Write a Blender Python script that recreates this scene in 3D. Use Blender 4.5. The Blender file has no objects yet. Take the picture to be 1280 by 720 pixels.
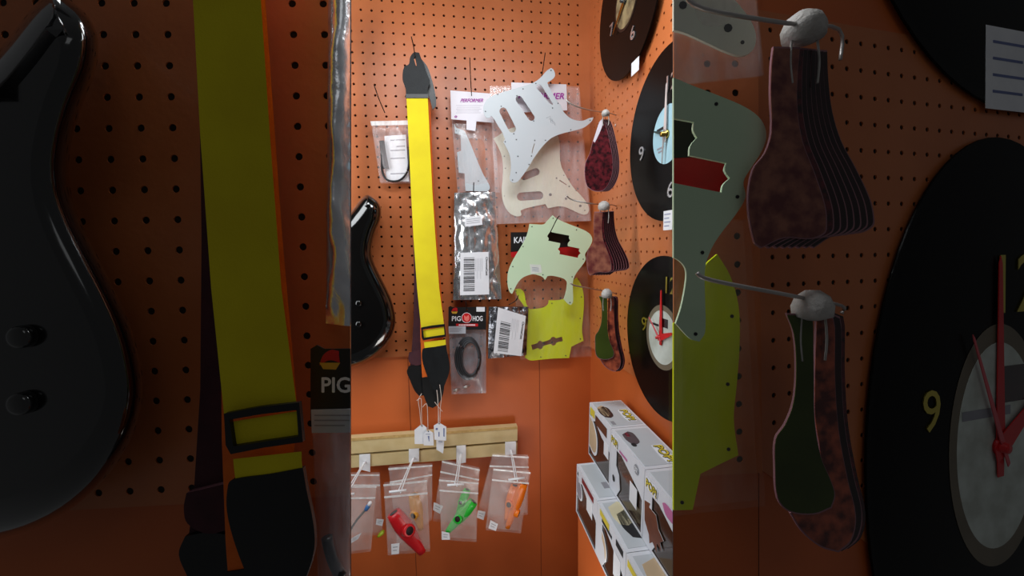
import bpy, bmesh, math, random
import mathutils
from mathutils import Vector as V, noise
from mathutils.geometry import tessellate_polygon
random.seed(7)
SC = bpy.context.scene
COL = SC.collection

# ------------------------------------------------------------------ camera
FPX = 520.0
YAW, PIT, ROL = 0.158, 0.0951, 0.0152
D = 1.1355                      # distance to the back wall
S = 0.0254                      # pegboard pitch
GX0, GZ0 = -0.1878, 0.5941      # one pegboard hole on the back wall
_cy, _sy, _cp, _sp = math.cos(YAW), math.sin(YAW), math.cos(PIT), math.sin(PIT)
FW = V((_sy*_cp, _cy*_cp, -_sp)); _r = V((_cy, -_sy, 0)); _u = _r.cross(FW)
RT = _r*math.cos(ROL) - _u*math.sin(ROL); UP = _u*math.cos(ROL) + _r*math.sin(ROL)
cam_d = bpy.data.cameras.new('camera'); cam = bpy.data.objects.new('camera', cam_d); COL.objects.link(cam)
cam_d.sensor_width = 36.0; cam_d.lens = FPX/1280*36.0; cam_d.clip_start = 0.01
m = mathutils.Matrix((RT, UP, -FW)).transposed().to_4x4(); cam.matrix_world = m
SC.camera = cam

# ------------------------------------------------------------------ light
SC.view_settings.view_transform = 'Standard'
SC.view_settings.look = 'None'
SC.view_settings.exposure = 0.0
SC.view_settings.gamma = 1.0
SC.cycles.transparent_max_bounces = 32
w = bpy.data.worlds.new('world'); SC.world = w; w.use_nodes = True
w.node_tree.nodes['Background'].inputs[0].default_value = (0.95, 0.97, 1.0, 1)
w.node_tree.nodes['Background'].inputs[1].default_value = 0.050

def area(name, loc, target, size, power, col=(1, 1, 1), sy=None):
    l = bpy.data.lights.new(name, 'AREA'); l.energy = power; l.color = col
    l.shape = 'RECTANGLE'; l.size = size; l.size_y = sy or size
    o = bpy.data.objects.new(name, l); COL.objects.link(o)
    o.location = loc; o.rotation_euler = (V(target)-V(loc)).to_track_quat('-Z', 'Y').to_euler()
    return o
area('added_lamp', (-0.60, 0.70, 0.20), (0.16, 1.135, 0.08), 0.26, 6.6, (0.93, 0.97, 1.0), 1.1)  # tall unseen strip added behind the left board to even the wall light
area('added_lamp', (0.05, 0.56, 0.60), (0.16, 1.10, -0.60), 0.55, 4.2, (0.93, 0.97, 1.0), 0.14)  # added just above the view to brighten the middle, stands for overhead light
area('added_lamp', (0.20, 0.60, -0.74), (-0.05, 1.13, -0.15), 0.30, 1.0, (1.0, 0.97, 0.92), 0.14)  # unseen fill added from below to lift the low right part
area('board_fill_lamp', (0.3, -1.2, 1.6), (0, 0.5, 0), 0.8, 1.0, (0.95, 0.98, 1.0))  # dim front fill added for the two near boards

# ------------------------------------------------------------------ materials
def lin(c):
    return tuple(((x/255)/12.92 if x/255 <= .04045 else ((x/255+.055)/1.055)**2.4) for x in c) + (1,)
MATS = {}
def mat(name, rgb, rough=.5, metal=0., rgb2=None, scale=20., bump=0., bscale=60., spec=.5, coat=0., detail=3.):
    if name in MATS: return MATS[name]
    M = bpy.data.materials.new(name); M.use_nodes = True
    nt = M.node_tree; b = nt.nodes['Principled BSDF']
    b.inputs['Base Color'].default_value = lin(rgb); b.inputs['Roughness'].default_value = rough
    b.inputs['Metallic'].default_value = metal; b.inputs['Specular IOR Level'].default_value = spec
    b.inputs['Coat Weight'].default_value = coat; b.inputs['Coat Roughness'].default_value = .05
    tc = nt.nodes.new('ShaderNodeTexCoord')
    if rgb2 is None: rgb2 = tuple(max(0, c*.93) for c in rgb)
    nz = nt.nodes.new('ShaderNodeTexNoise'); nz.inputs['Scale'].default_value = scale; nz.inputs['Detail'].default_value = detail
    nt.links.new(tc.outputs['Object'], nz.inputs['Vector'])
    rp = nt.nodes.new('ShaderNodeValToRGB'); rp.color_ramp.elements[0].position = .36; rp.color_ramp.elements[1].position = .64
    rp.color_ramp.elements[0].color = lin(rgb2); rp.color_ramp.elements[1].color = lin(rgb)
    nt.links.new(nz.outputs['Fac'], rp.inputs['Fac']); nt.links.new(rp.outputs['Color'], b.inputs['Base Color'])
    if bump:
        n2 = nt.nodes.new('ShaderNodeTexNoise'); n2.inputs['Scale'].default_value = bscale; n2.inputs['Detail'].default_value = 4
        nt.links.new(tc.outputs['Object'], n2.inputs['Vector'])
        bp = nt.nodes.new('ShaderNodeBump'); bp.inputs['Strength'].default_value = bump; bp.inputs['Distance'].default_value = .004
        nt.links.new(n2.outputs['Fac'], bp.inputs['Height']); nt.links.new(bp.outputs['Normal'], b.inputs['Normal'])
    MATS[name] = M
    return M
def clear(name, rgb, fac, rough=.12, bump=.5, bscale=35.):
    if name in MATS: return MATS[name]
    M = bpy.data.materials.new(name); M.use_nodes = True
    nt = M.node_tree; b = nt.nodes['Principled BSDF']; out = nt.nodes['Material Output']
    b.inputs['Base Color'].default_value = lin(rgb); b.inputs['Roughness'].default_value = rough
    b.inputs['Specular IOR Level'].default_value = .8
    tc = nt.nodes.new('ShaderNodeTexCoord')
    nz = nt.nodes.new('ShaderNodeTexNoise'); nz.inputs['Scale'].default_value = bscale; nz.inputs['Detail'].default_value = 3
    mp = nt.nodes.new('ShaderNodeMapping'); mp.inputs['Scale'].default_value = (1.6, 1, .45)
    nt.links.new(tc.outputs['Object'], mp.inputs['Vector']); nt.links.new(mp.outputs['Vector'], nz.inputs['Vector'])
    bp = nt.nodes.new('ShaderNodeBump'); bp.inputs['Strength'].default_value = bump; bp.inputs['Distance'].default_value = .008
    nt.links.new(nz.outputs['Fac'], bp.inputs['Height']); nt.links.new(bp.outputs['Normal'], b.inputs['Normal'])
    tr = nt.nodes.new('ShaderNodeBsdfTransparent'); mx = nt.nodes.new('ShaderNodeMixShader')
    mr = nt.nodes.new('ShaderNodeMapRange')
    mr.inputs[1].default_value = .35; mr.inputs[2].default_value = .75; mr.inputs[3].default_value = fac*.75; mr.inputs[4].default_value = min(1, fac*1.9)
    nt.links.new(nz.outputs['Fac'], mr.inputs[0]); nt.links.new(mr.outputs[0], mx.inputs[0])
    nt.links.new(tr.outputs[0], mx.inputs[1]); nt.links.new(b.outputs[0], mx.inputs[2]); nt.links.new(mx.outputs[0], out.inputs[0])
    MATS[name] = M
    return M
ORANGE = mat('orange_paint', (196, 112, 64), .38, 0, (187, 104, 57), 9, .06, 120)
ORANGE2 = mat('orange_panel_paint', (202, 99, 43), .5, 0, (192, 92, 38), 5, .05, 40)
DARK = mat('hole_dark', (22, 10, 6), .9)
BLACKGLOSS = mat('black_lacquer', (9, 9, 9), .12, 0, (6, 6, 6), 5, 0, 1, .6, .8)
BLACK = mat('black_plastic', (18, 18, 19), .38, 0, (14, 14, 15))
LEATHER = mat('black_leather', (22, 25, 27), .5, 0, (18, 20, 22), 60, .1, 300, .25)
YELLOW = mat('yellow_webbing', (228, 210, 10), .8, 0, (218, 198, 8), 12, .15, 500)
ORANGEW = mat('orange_webbing', (236, 110, 16), .75, 0, (222, 98, 12), 30, .15, 500)
MAROON = mat('maroon_webbing', (66, 24, 34), .8, 0, (56, 18, 28), 40, .15, 500)
WHITEP = mat('white_pickguard', (194, 201, 206), .35, 0, (188, 196, 201), 4)
CREAM = mat('cream_pickguard', (222, 224, 206), .35, 0, (220, 215, 194), 4)
MINT = mat('mint_pickguard', (206, 230, 196), .35, 0, (200, 226, 190), 5)
NEON = mat('neon_pickguard', (210, 224, 20), .4, 0, (204, 218, 14), 5)
CARD = mat('white_card', (232, 228, 234), .6, 0, (226, 221, 229), 10)
PAPER = mat('white_paper', (235, 236, 240), .7, 0, (228, 229, 234), 25)
BLACKC = mat('black_card', (22, 19, 20), .45)
REDC = mat('red_card', (200, 20, 26), .45)
PURPLE = mat('purple_ink', (168, 46, 164), .6)
INK = mat('black_ink', (30, 30, 34), .7)
GREYINK = mat('grey_ink', (150, 150, 158), .7)
BLUEINK = mat('blue_ink', (110, 120, 165), .7)
STEEL = mat('steel_wire', (196, 190, 186), .42, .8)
DWIRE = mat('dark_wire', (52, 40, 34), .4, .7)
WWIRE = mat('white_wire', (244, 245, 248), .35)
FOIL = mat('silver_foil', (240, 241, 244), .24, .88, (225, 227, 232), 60, .35, 45)
DFOIL = mat('dark_foil', (176, 176, 182), .25, .85, (60, 60, 66), 50, .7, 130)
CLEAR = clear('clear_film', (240, 226, 226), .17)
CLEARN = clear('thin_clear_film', (240, 238, 226), .05)
CLEARK = clear('clear_zip_film', (236, 230, 228), .16, .14, .35, 16)
CLEARG = clear('grey_film', (185, 188, 196), .26, .15, .5, 30)
ZIP = clear('zip_strip_film', (245, 245, 245), .5, .2, .2)
MDF = mat('cream_slat', (212, 190, 140), .6, 0, (204, 180, 128), 30, .05)
RAW = mat('raw_slat_edge', (202, 168, 106), .8, 0, (186, 150, 90), 120, .2)
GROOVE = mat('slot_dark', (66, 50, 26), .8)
STRING = mat('tag_string', (224, 208, 196), .8)
TORT = mat('tortoiseshell', (98, 26, 34), .22, 0, (36, 9, 14), 110, 0, 1, .5, .3, 5)
TORT2 = mat('tortoiseshell_brown', (150, 92, 72), .28, 0, (98, 40, 40), 60, 0, 1, .5, .3, 5)
TORT3 = mat('tortoiseshell_orange', (176, 84, 56), .28, 0, (80, 26, 22), 60, 0, 1, .5, .3, 5)
PLY = mat('pale_ply_edge', (150, 104, 112), .4)
DEEP = mat('deep_maroon', (46, 12, 16), .25, 0, (30, 8, 10), 30, 0, 1, .5, .3)
OLIVE = mat('olive_green', (62, 74, 20), .3, 0, (50, 62, 14), 14)
VINYL = mat('black_vinyl', (10, 10, 10), .26, 0, (8, 8, 8), 6, 0, 1, .07)
LBLUE = mat('pale_blue_label', (168, 206, 218), .5, 0, (158, 196, 210), 30)
LTAN = mat('tan_label', (150, 134, 98), .5, 0, (86, 74, 54), 45, 0, 1, .5, 0, 5)
LGREY = mat('grey_label', (206, 214, 206), .5, 0, (180, 186, 176), 25)
LRING = mat('taupe_ring', (112, 102, 84), .5)
SILVER = mat('silver_numeral', (214, 214, 218), .25, .8)
GOLD = mat('gold_numeral', (214, 196, 90), .22, .9)
BRASS = mat('brass', (190, 160, 80), .25, 1)
REDH = mat('red_hand', (206, 24, 30), .35)
PINKH = mat('pink_hand', (214, 88, 96), .4)
PALEH = mat('pale_hand', (214, 200, 196), .4)
KRED = mat('red_plastic', (206, 26, 34), .35, 0, (196, 20, 28))
KGREEN = mat('green_plastic', (34, 190, 52), .35, 0, (26, 178, 44))
KORANGE = mat('orange_plastic', (240, 122, 20), .35, 0, (232, 112, 14))
KAMBER = mat('amber_plastic', (216, 148, 50), .35)
KLIME = mat('lime_plastic', (168, 190, 40), .35)
BLUEP = mat('blue_plastic', (70, 120, 180), .35)
BOXW = mat('white_carton', (222, 225, 232), .45, 0, (214, 217, 225), 8)
BOXG = mat('grey_carton', (196, 202, 208), .5, 0, (188, 194, 200), 8)
WIN = mat('smoky_window', (62, 46, 37), .12, 0, (50, 38, 30), 14, .1, 20, .7)
LOGOY = mat('logo_yellow', (226, 206, 70), .5)
TAN = mat('tan_print', (206, 180, 146), .5)
BROWNP = mat('brown_print', (120, 62, 34), .5, 0, (98, 48, 26), 40)
PINKP = mat('pink_print', (196, 110, 160), .5)
TWINE = mat('white_tie', (186, 181, 176), .6, 0, (166, 160, 154), 80, .4, 200)

# ------------------------------------------------------------------ linking helpers
def wloc(o):
    p = V((0, 0, 0))
    while o is not None: p += o.location; o = o.parent
    return p
class MB:
    """collects faces in world coordinates for one mesh"""
    def __init__(s): s.v = []; s.f = []; s.mi = []; s.mats = []; s.sm = []
    def slot(s, m):
        if m not in s.mats: s.mats.append(m)
        return s.mats.index(m)
    def add(s, vs, fs, m, smooth=False):
        k = len(s.v); s.v += [V(p) for p in vs]; i = s.slot(m)
        for f in fs: s.f.append([k+q for q in f]); s.mi.append(i); s.sm.append(smooth)
        return s
    def build(s, name, parent=None, bevel=0, fix=True):
        c = V((0, 0, 0))
        if parent is not None: c = wloc(parent)
        elif s.v:
            lo = [min(p[i] for p in s.v) for i in range(3)]; hi = [max(p[i] for p in s.v) for i in range(3)]
            c = V([(a+b)/2 for a, b in zip(lo, hi)])
        me = bpy.data.meshes.new(name); me.from_pydata([p-c for p in s.v], [], s.f)
        for m_ in s.mats: me.materials.append(m_)
        for p, i, k in zip(me.polygons, s.mi, s.sm): p.material_index = i; p.use_smooth = k
        if fix:
            bm = bmesh.new(); bm.from_mesh(me); bmesh.ops.recalc_face_normals(bm, faces=bm.faces); bm.to_mesh(me); bm.free()
        me.update()
        o = bpy.data.objects.new(name, me); COL.objects.link(o)
        if parent is not None: o.parent = parent
        else: o.location = c
        if bevel:
            b = o.modifiers.new('bevel', 'BEVEL'); b.width = bevel; b.segments = 2; b.limit_method = 'ANGLE'; b.angle_limit = .7
        return o
def tag(o, label, cat, group=None):
    o['label'] = label; o['category'] = cat
    if group: o['group'] = group
    return o
def empty(name, loc, label, cat, group=None):
    o = bpy.data.objects.new(name, None); COL.objects.link(o); o.location = loc; o.empty_display_size = .02
    return tag(o, label, cat, group)
def struct(o): o['kind'] = 'structure'; return o

# ------------------------------------------------------------------ planes in the place
def ray(px, py): return RT*((px-640)/FPX) + FW + UP*((360-py)/FPX)
class Frame:
    """a plane standing in the place: origin o, right u, up v, outward normal n"""
    def __init__(s, o, u, v, zoom=False, sc=1., clip=None):
        s.o = V(o); s.u = V(u).normalized(); s.v = V(v).normalized(); s.n = s.u.cross(s.v).normalized()
        s.zoom = zoom; s.sc = sc; s.clip = clip
    def pt(s, px, py, d=0.):
        if s.zoom: px = (px-640)*ZM+640; py = (py-360)*ZM+360
        r = ray(px, py); t = (s.o + s.n*(d*s.sc)).dot(s.n)/r.dot(s.n)
        return r*t
    def L(s, a, b, d=0.): return s.o + s.u*a + s.v*b + s.n*d
    def at(s, p): return Frame(p, s.u, s.v, s.zoom, s.sc, s.clip)
    def tilt(s, p, ang):
        u = s.u*math.cos(ang) + s.n*math.sin(ang)
        return Frame(p, u, s.v, s.zoom, s.sc, s.clip)
ZM = 1280/404.0
KD = 0.44
X, Y, Z = V((1, 0, 0)), V((0, 1, 0)), V((0, 0, 1))
WB = Frame((0, D, 0), X, Z)                                   # back wall
XW = WB.pt(737.5, 150).x
WR = Frame((XW, 0, 0), -Y, Z)                                 # right wall
# made-up nearer boards for the dim side panels, leaning a little with the walls
def near(P): return (RT*P.dot(RT) + UP*P.dot(UP))*(KD*ZM) + FW*(P.dot(FW)*KD)
def board_frame(clip):
    o = near(V((0, D, 0))); u = near(V((1, D, 0)))-o; v = near(V((0, D, 1)))-o
    u.normalize(); v = (v-u*v.dot(u)).normalized()
    return Frame(o, u, v, True, KD*ZM, clip)
LB = board_frame((-2000, 576.2))
RB = board_frame((703.8, 5000))
RB2 = RB.tilt(RB.pt(738, 360), math.radians(-12))

# ------------------------------------------------------------------ shape helpers
def T(ox, oy, s, *p): return [(ox+a/s, oy+b/s) for a, b in p]
def clip_poly(P, c):
    if not c: return P
    for side, lim in ((0, c[0]), (1, c[1])):
        out = []
        ins = (lambda q: q[0] >= lim) if side == 0 else (lambda q: q[0] <= lim)
        for i in range(len(P)):
            a, b = P[i-1], P[i]
            if ins(a) != ins(b):
                t = (lim-a[0])/(b[0]-a[0]); out.append((lim, a[1]+t*(b[1]-a[1])))
            if ins(b): out.append(b)
        P = out
        if not P: return []
    return P
def smooth(P, sub=4, corner=50):
    n = len(P); out = []; tn = []
    for i in range(n):
        a, b, c = V(P[i-1]), V(P[i]), V(P[(i+1) % n])
        d0, d1 = b-a, c-b
        ang = math.degrees(d0.angle(d1, 0)) if d0.length and d1.length else 0
        tn.append(None if ang > corner else ((c-a)*.5))
    for i in range(n):
        a, b = V(P[i]), V(P[(i+1) % n]); L = (b-a)
        ta = tn[i] if tn[i] is not None else L; tb = tn[(i+1) % n] if tn[(i+1) % n] is not None else L
        ta = ta.normalized()*L.length if ta.length else L; tb = tb.normalized()*L.length if tb.length else L
        for k in range(sub):
            t = k/sub; h = (2*t**3-3*t**2+1, t**3-2*t**2+t, -2*t**3+3*t**2, t**3-t**2)
            out.append(tuple(a*h[0] + ta*h[1] + b*h[2] + tb*h[3]))
    return out
def ring(cx, cy, rx, ry=None, n=10): return [(cx+rx*math.cos(2*math.pi*k/n), cy+(ry or rx)*math.sin(2*math.pi*k/n)) for k in range(n)]
def prism(mb, F, P, d, th, m, holes=(), em=None, dots=(), dm=None, dr=.75, curve=True, shift=None):
    """a sheet of real thickness; P and holes are outlines on plane F at distance d"""
    if curve: P = smooth(P); holes = [smooth(h, 3) for h in holes]
    P = clip_poly(P, F.clip); holes = [h for h in (clip_poly(h, F.clip) for h in holes) if len(h) > 2]
    if F.clip:
        holes = [[(min(max(x, F.clip[0]+.05), F.clip[1]-.05), y) for x, y in h] for h in holes]
    if len(P) < 3: return mb
    sh = shift or V((0, 0, 0))
    loops = [[F.pt(x, y, d)+sh for x, y in L] for L in [P]+list(holes)]
    off = -F.n*(th*F.sc)
    flat = [V(((p-F.o).dot(F.u), (p-F.o).dot(F.v), 0)) for L in loops for p in L]
    k = 0; l2 = []
    for L in loops: l2.append(flat[k:k+len(L)]); k += len(L)
    tri = tessellate_polygon(l2); al = [p for L in loops for p in L]; N = len(al)
    mb.add(al+[p+off for p in al], [list(t) for t in tri]+[[q+N for q in reversed(t)] for t in tri], m)
    k = 0
    for L in loops:
        n = len(L); vs = L+[p+off for p in L]
        mb.add(vs, [[i, (i+1) % n, n+(i+1) % n, n+i] for i in range(n)], em or m)
    if dm:
        for x, y, *r in dots:
            if F.clip and not (F.clip[0] < x < F.clip[1]): continue
            c = ring(x, y, r[0] if r else dr, None, 8); q = [F.pt(a, b, d+.0004)+sh for a, b in c]
            mb.add(q+[p-F.n*.0004 for p in q], [list(range(8))]+[[i, (i+1) % 8, 8+(i+1) % 8, 8+i] for i in range(8)], dm)
    return mb
def quad(mb, F, P, d, th, m): return prism(mb, F, P, d, th, m, curve=False)
def tube(mb, pts, r, m, n=8, r2=None):
    pts = [V(p) for p in pts]; rings = []
    for i, p in enumerate(pts):
        t = (pts[min(i+1, len(pts)-1)]-pts[max(i-1, 0)]).normalized()
        a = t.cross(Z if abs(t.z) < .9 else X).normalized(); b = t.cross(a)
        q = r if r2 is None else r+(r2-r)*i/(len(pts)-1)
        rings.append([p+(a*math.cos(2*math.pi*k/n)+b*math.sin(2*math.pi*k/n))*q for k in range(n)])
    vs = [v for R in rings for v in R]; fs = []
    for i in range(len(pts)-1):
        for k in range(n): fs.append([i*n+k, i*n+(k+1) % n, (i+1)*n+(k+1) % n, (i+1)*n+k])
    fs.append(list(range(n))); fs.append([(len(pts)-1)*n+k for k in range(n)])
    return mb.add(vs, fs, m, True)
def bez(P, n=8):
    """smooth open line through points"""
    P = [V(p) for p in P]; out = []
    for i in range(len(P)-1):
        p0, p1, p2, p3 = P[max(i-1, 0)], P[i], P[i+1], P[min(i+2, len(P)-1)]
        for k in range(n):
            t = k/n
            out.append(.5*((2*p1)+(p2-p0)*t+(2*p0-5*p1+4*p2-p3)*t*t+(3*p1-p0-3*p2+p3)*t**3))
    return out+[P[-1]]
def lathe(mb, o, ax, prof, m, n=20, flat=1., side=None):
    """prof: (distance along ax, radius); flat squashes one direction"""
    ax = V(ax).normalized(); a = (side or ax.cross(Z if abs(ax.z) < .9 else X)).normalized(); b = ax.cross(a).normalized()
    vs = []; fs = []
    for t, r in prof:
        for k in range(n):
            q = 2*math.pi*k/n; vs.append(V(o)+ax*t+(a*math.cos(q)+b*math.sin(q)*flat)*r)
    for i in range(len(prof)-1):
        for k in range(n): fs.append([i*n+k, i*n+(k+1) % n, (i+1)*n+(k+1) % n, (i+1)*n+k])
    fs.append(list(range(n))); fs.append([(len(prof)-1)*n+k for k in range(n)])
    return mb.add(vs, fs, m, True)
def box(mb, o, a, b, c, m):
    o, a, b, c = V(o), V(a), V(b), V(c)
    vs = [o, o+a, o+a+b, o+b, o+c, o+a+c, o+a+b+c, o+b+c]
    return mb.add(vs, [[0, 1, 2, 3], [4, 5, 6, 7], [0, 1, 5, 4], [1, 2, 6, 5], [2, 3, 7, 6], [3, 0, 4, 7]], m)
def pillow(mb, F, Q, d, bulge, wr, m, nu=18, nv=22, seed=0., freq=34., th=.003, pinch=.0, back=True):
    """a soft bag between four corner pixels, bulging towards the viewer, crumpled by wr"""
    (x0, y0), (x1, y1), (x2, y2), (x3, y3) = Q      # tl tr br bl
    if F.clip:
        lo, hi = F.clip
        x0, x1, x2, x3 = [min(max(x, lo), hi) for x in (x0, x1, x2, x3)]
    fr, bk = [], []
    for j in range(nv+1):
        t = j/nv
        for i in range(nu+1):
            s_ = i/nu
            px = (x0*(1-s_)+x1*s_)*(1-t)+(x3*(1-s_)+x2*s_)*t; py = (y0*(1-s_)+y1*s_)*(1-t)+(y3*(1-s_)+y2*s_)*t
            e = math.sin(math.pi*s_)*min(1, 2.2*t)*(math.sin(math.pi*min(1, t*.5+.5)) if t > .0 else 1)
            e = (math.sin(math.pi*s_)**.7)*min(1., 4*(1-t))*min(1., 3*t+.15)
            p0 = F.pt(px, py, d)
            q = (p0-F.o)
            nz = noise.noise(V((q.dot(F.u)*freq/F.sc+seed, q.dot(F.v)*freq*.6/F.sc, seed*1.7))) + .5*noise.noise(V((q.dot(F.u)*freq*2.3/F.sc, q.dot(F.v)*freq*1.5/F.sc+seed, 4.2)))
            edge = min(1., 6*min(s_, 1-s_)+.12)
            fr.append(p0+F.n*F.sc*(bulge*e+wr*nz*edge))
            bk.append(p0-F.n*F.sc*(th+bulge*.25*e))
    W = nu+1; fs = [[j*W+i, j*W+i+1, (j+1)*W+i+1, (j+1)*W+i] for j in range(nv) for i in range(nu)]
    mb.add(fr, fs, m, True)
    if back: mb.add(bk, [list(reversed(f)) for f in fs], m, True)
    return mb
_txt = {}
def glyphs(s):
    if s in _txt: return _txt[s]
    c = bpy.data.curves.new('t', 'FONT'); c.body = s; c.fill_mode = 'FRONT'; c.resolution_u = 3
    o = bpy.data.objects.new('t', c); COL.objects.link(o)
    dg = bpy.context.evaluated_depsgraph_get(); dg.update(); me = o.evaluated_get(dg).to_mesh()
    vs = [(v.co.x, v.co.y) for v in me.vertices]; fs = [list(p.vertices) for p in me.polygons]
    o.evaluated_get(dg).to_mesh_clear(); bpy.data.objects.remove(o); bpy.data.curves.remove(c)
    x0 = min(v[0] for v in vs); x1 = max(v[0] for v in vs); y0 = min(v[1] for v in vs); y1 = max(v[1] for v in vs)
    vs = [((x-x0)/(x1-x0), (y-y0)/(y1-y0)) for x, y in vs]
    _txt[s] = (vs, fs); return _txt[s]
def text(mb, F, s, x, y, wd, ht, d, m, ang=0., shear=0., bold=0.):
    """lettering: lower left corner at (x, y), wd wide and ht high, turned by ang degrees"""
    vs, fs = glyphs(s); c, sn = math.cos(math.radians(ang)), math.sin(math.radians(ang))
    for bx, by in ([(0, 0)] if not bold else [(-bold, 0), (bold, 0), (0, bold), (0, -bold)]):
        d += .00006
        q = []
        for a, b in vs:
            a2 = a*wd+b*ht*shear+bx; b2 = b*ht+by
            q.append(F.pt(x+a2*c-b2*sn, y-(a2*sn+b2*c), d))
        mb.add(q, fs, m)
    return mb
def textL(mb, F, s, a, b, wd, ht, d, m, asp=1.):
    """the same in plane units, centred on (a, b)"""
    vs, fs = glyphs(s); n = len(vs)
    fr = [F.L((a+(p-.5)*wd)*asp, b+(q-.5)*ht, d+.0015) for p, q in vs]; bk = [F.L((a+(p-.5)*wd)*asp, b+(q-.5)*ht, d) for p, q in vs]
    mb.add(fr, fs, m); e = {}
    for f in fs:
        for i in range(len(f)):
            k = (f[i-1], f[i]); e[tuple(sorted(k))] = e.get(tuple(sorted(k)), 0)+1
    mb.add(fr+bk, [[i, j, j+n, i+n] for (i, j), c in e.items() if c == 1], m)
    return mb

def ncoll(d, k=.5): return d
# ================================================================== SETTING
def pegboard(name, F, a0, b0, amin, amax, bmin, bmax, r=.0031, pu=S, pv=S, m=ORANGE, cols=False, th=.005):
    """a sheet with real punched holes every pu, pv from (a0, b0); bounds may be slanted lines.
    rows are laid one by one and cut off at amin(b), amax(b) (columns at bmin(a), bmax(a) when cols)"""
    mb = MB(); n = 16; vs = []; fs = []
    P = (lambda p, q, d: F.L(q, p, d)) if cols else (lambda p, q, d: F.L(p, q, d))     # p runs along a strip
    p0, q0, pp, qp = (b0, a0, pv, pu) if cols else (a0, b0, pu, pv)
    lo, hi, qa, qb = (bmin, bmax, amin, amax) if cols else (amin, amax, bmin, bmax)
    j0 = math.ceil((qa-q0)/qp+.5); j1 = math.floor((qb-q0)/qp-.5)
    strips = [(qa, q0+(j0-.5)*qp, None)]+[(q0+(j-.5)*qp, q0+(j+.5)*qp, j) for j in range(j0, j1+1)]+[(q0+(j1+.5)*qp, qb, None)]
    for s0, s1, j in strips:
        if s1-s0 < 1e-6: continue
        l0, l1, h0, h1 = lo(s0), lo(s1), hi(s0), hi(s1)
        if j is None:
            mb.add([P(l0, s0, 0), P(h0, s0, 0), P(h1, s1, 0), P(l1, s1, 0)], [[0, 1, 2, 3]], m)
        else:
            i0 = math.ceil((max(l0, l1)-p0)/pp+.5); i1 = math.floor((min(h0, h1)-p0)/pp-.5)
            e0, e1 = p0+(i0-.5)*pp, p0+(i1+.5)*pp
            mb.add([P(l0, s0, 0), P(e0, s0, 0), P(e0, s1, 0), P(l1, s1, 0)], [[0, 1, 2, 3]], m)
            mb.add([P(e1, s0, 0), P(h0, s0, 0), P(h1, s1, 0), P(e1, s1, 0)], [[0, 1, 2, 3]], m)
            for i in range(i0, i1+1):
                cp, cq = p0+i*pp, q0+j*qp; k0 = len(vs)
                for k in range(n):
                    t = 2*math.pi*k/n; c, s_ = math.cos(t), math.sin(t); g = .5/max(abs(c), abs(s_))
                    vs.append(P(cp+c*g*pp, cq+s_*g*qp, 0))
                for dd in (0, -th):
                    for k in range(n):
                        t = 2*math.pi*k/n; vs.append(P(cp+r*math.cos(t), cq+r*math.sin(t), dd))
                for k in range(n):
                    l = (k+1) % n
                    fs.append([k0+k, k0+l, k0+n+l, k0+n+k]); fs.append([k0+n+k, k0+n+l, k0+2*n+l, k0+2*n+k])
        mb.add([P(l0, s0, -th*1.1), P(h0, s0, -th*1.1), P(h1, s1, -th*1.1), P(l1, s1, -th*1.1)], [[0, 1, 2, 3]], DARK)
        for g0, g1 in ((l0, l1), (h0, h1)):
            mb.add([P(g0, s0, 0), P(g1, s1, 0), P(g1, s1, -th*1.1), P(g0, s0, -th*1.1)], [[0, 1, 2, 3]], m)
        if s0 == qa: mb.add([P(l0, s0, 0), P(h0, s0, 0), P(h0, s0, -th*1.1), P(l0, s0, -th*1.1)], [[0, 1, 2, 3]], m)
    mb.add(vs, fs, m)
    return struct(mb.build(name, fix=False))
K = lambda c: (lambda b: c)
zbL = WB.pt(470, 447.5).z                                     # bottom edge of the pegboards
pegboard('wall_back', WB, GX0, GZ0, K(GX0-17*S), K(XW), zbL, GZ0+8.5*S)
mb = MB(); box(mb, (GX0-17*S, D+.0065, -1.3), X*(XW-GX0+17*S+.03), Y*.02, Z*2.15, ORANGE2); struct(mb.build('wall_back'))
for px in (515.5, 676):                                       # panel seams below the pegboard
    mb = MB(); a = WB.pt(px, 600, 0); box(mb, (a.x-.0006, D+.0058, -1.3), X*.0012, Y*.0012, Z*(zbL+1.295), mat('seam', (120, 52, 18), .8)); struct(mb.build('trim_1'))
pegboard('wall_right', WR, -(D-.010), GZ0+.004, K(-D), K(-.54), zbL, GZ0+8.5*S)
mb = MB(); box(mb, (XW+.0065, .54, -1.3), X*.02, Y*(D-.54+.02), Z*2.15, ORANGE2); struct(mb.build('wall_right'))

# two added boards nearer the viewer, carrying dim enlarged copies
def board(name, F, px0, px1, top, bottom):
    mb = MB(); P = [F.pt(px0, top, 0), F.pt(px1, top, 0), F.pt(px1, bottom, 0), F.pt(px0, bottom, 0)]
    q = [p-F.n*.0019 for p in P]; r_ = [p-F.n*.0032 for p in P]
    mb.add(q, [[0, 1, 2, 3]], ORANGE2)
    mb.add(q+r_, [[7, 6, 5, 4], [0, 4, 5, 1], [1, 5, 6, 2], [2, 6, 7, 3], [3, 7, 4, 0]], mat('dark_bounce_stop', (24, 23, 22), .8))  # dark back added to keep orange bounce out of the black gloss
    return struct(mb.build(name))
def uv(F, P): q = P-F.o; return q.dot(F.u), q.dot(F.v)
def edge_line(F, px):
    (a_, b_), (c_, d_) = uv(F, F.pt(px, 200)), uv(F, F.pt(px, 520))
    return lambda b: a_+(c_-a_)*(b-b_)/(d_-b_)
BS = KD*ZM; SB = S*BS
hx, hz = uv(LB, near(V((GX0, D, GZ0)))); bb = uv(LB, near(V((GX0, D, zbL))))[1]; bt = uv(LB, LB.pt(640, 195))[1]
pegboard('added_board_left', LB, hx, hz, edge_line(LB, 380), edge_line(LB, 576.2), bb, bt, .0031*BS, SB, SB, th=.0016)
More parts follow.
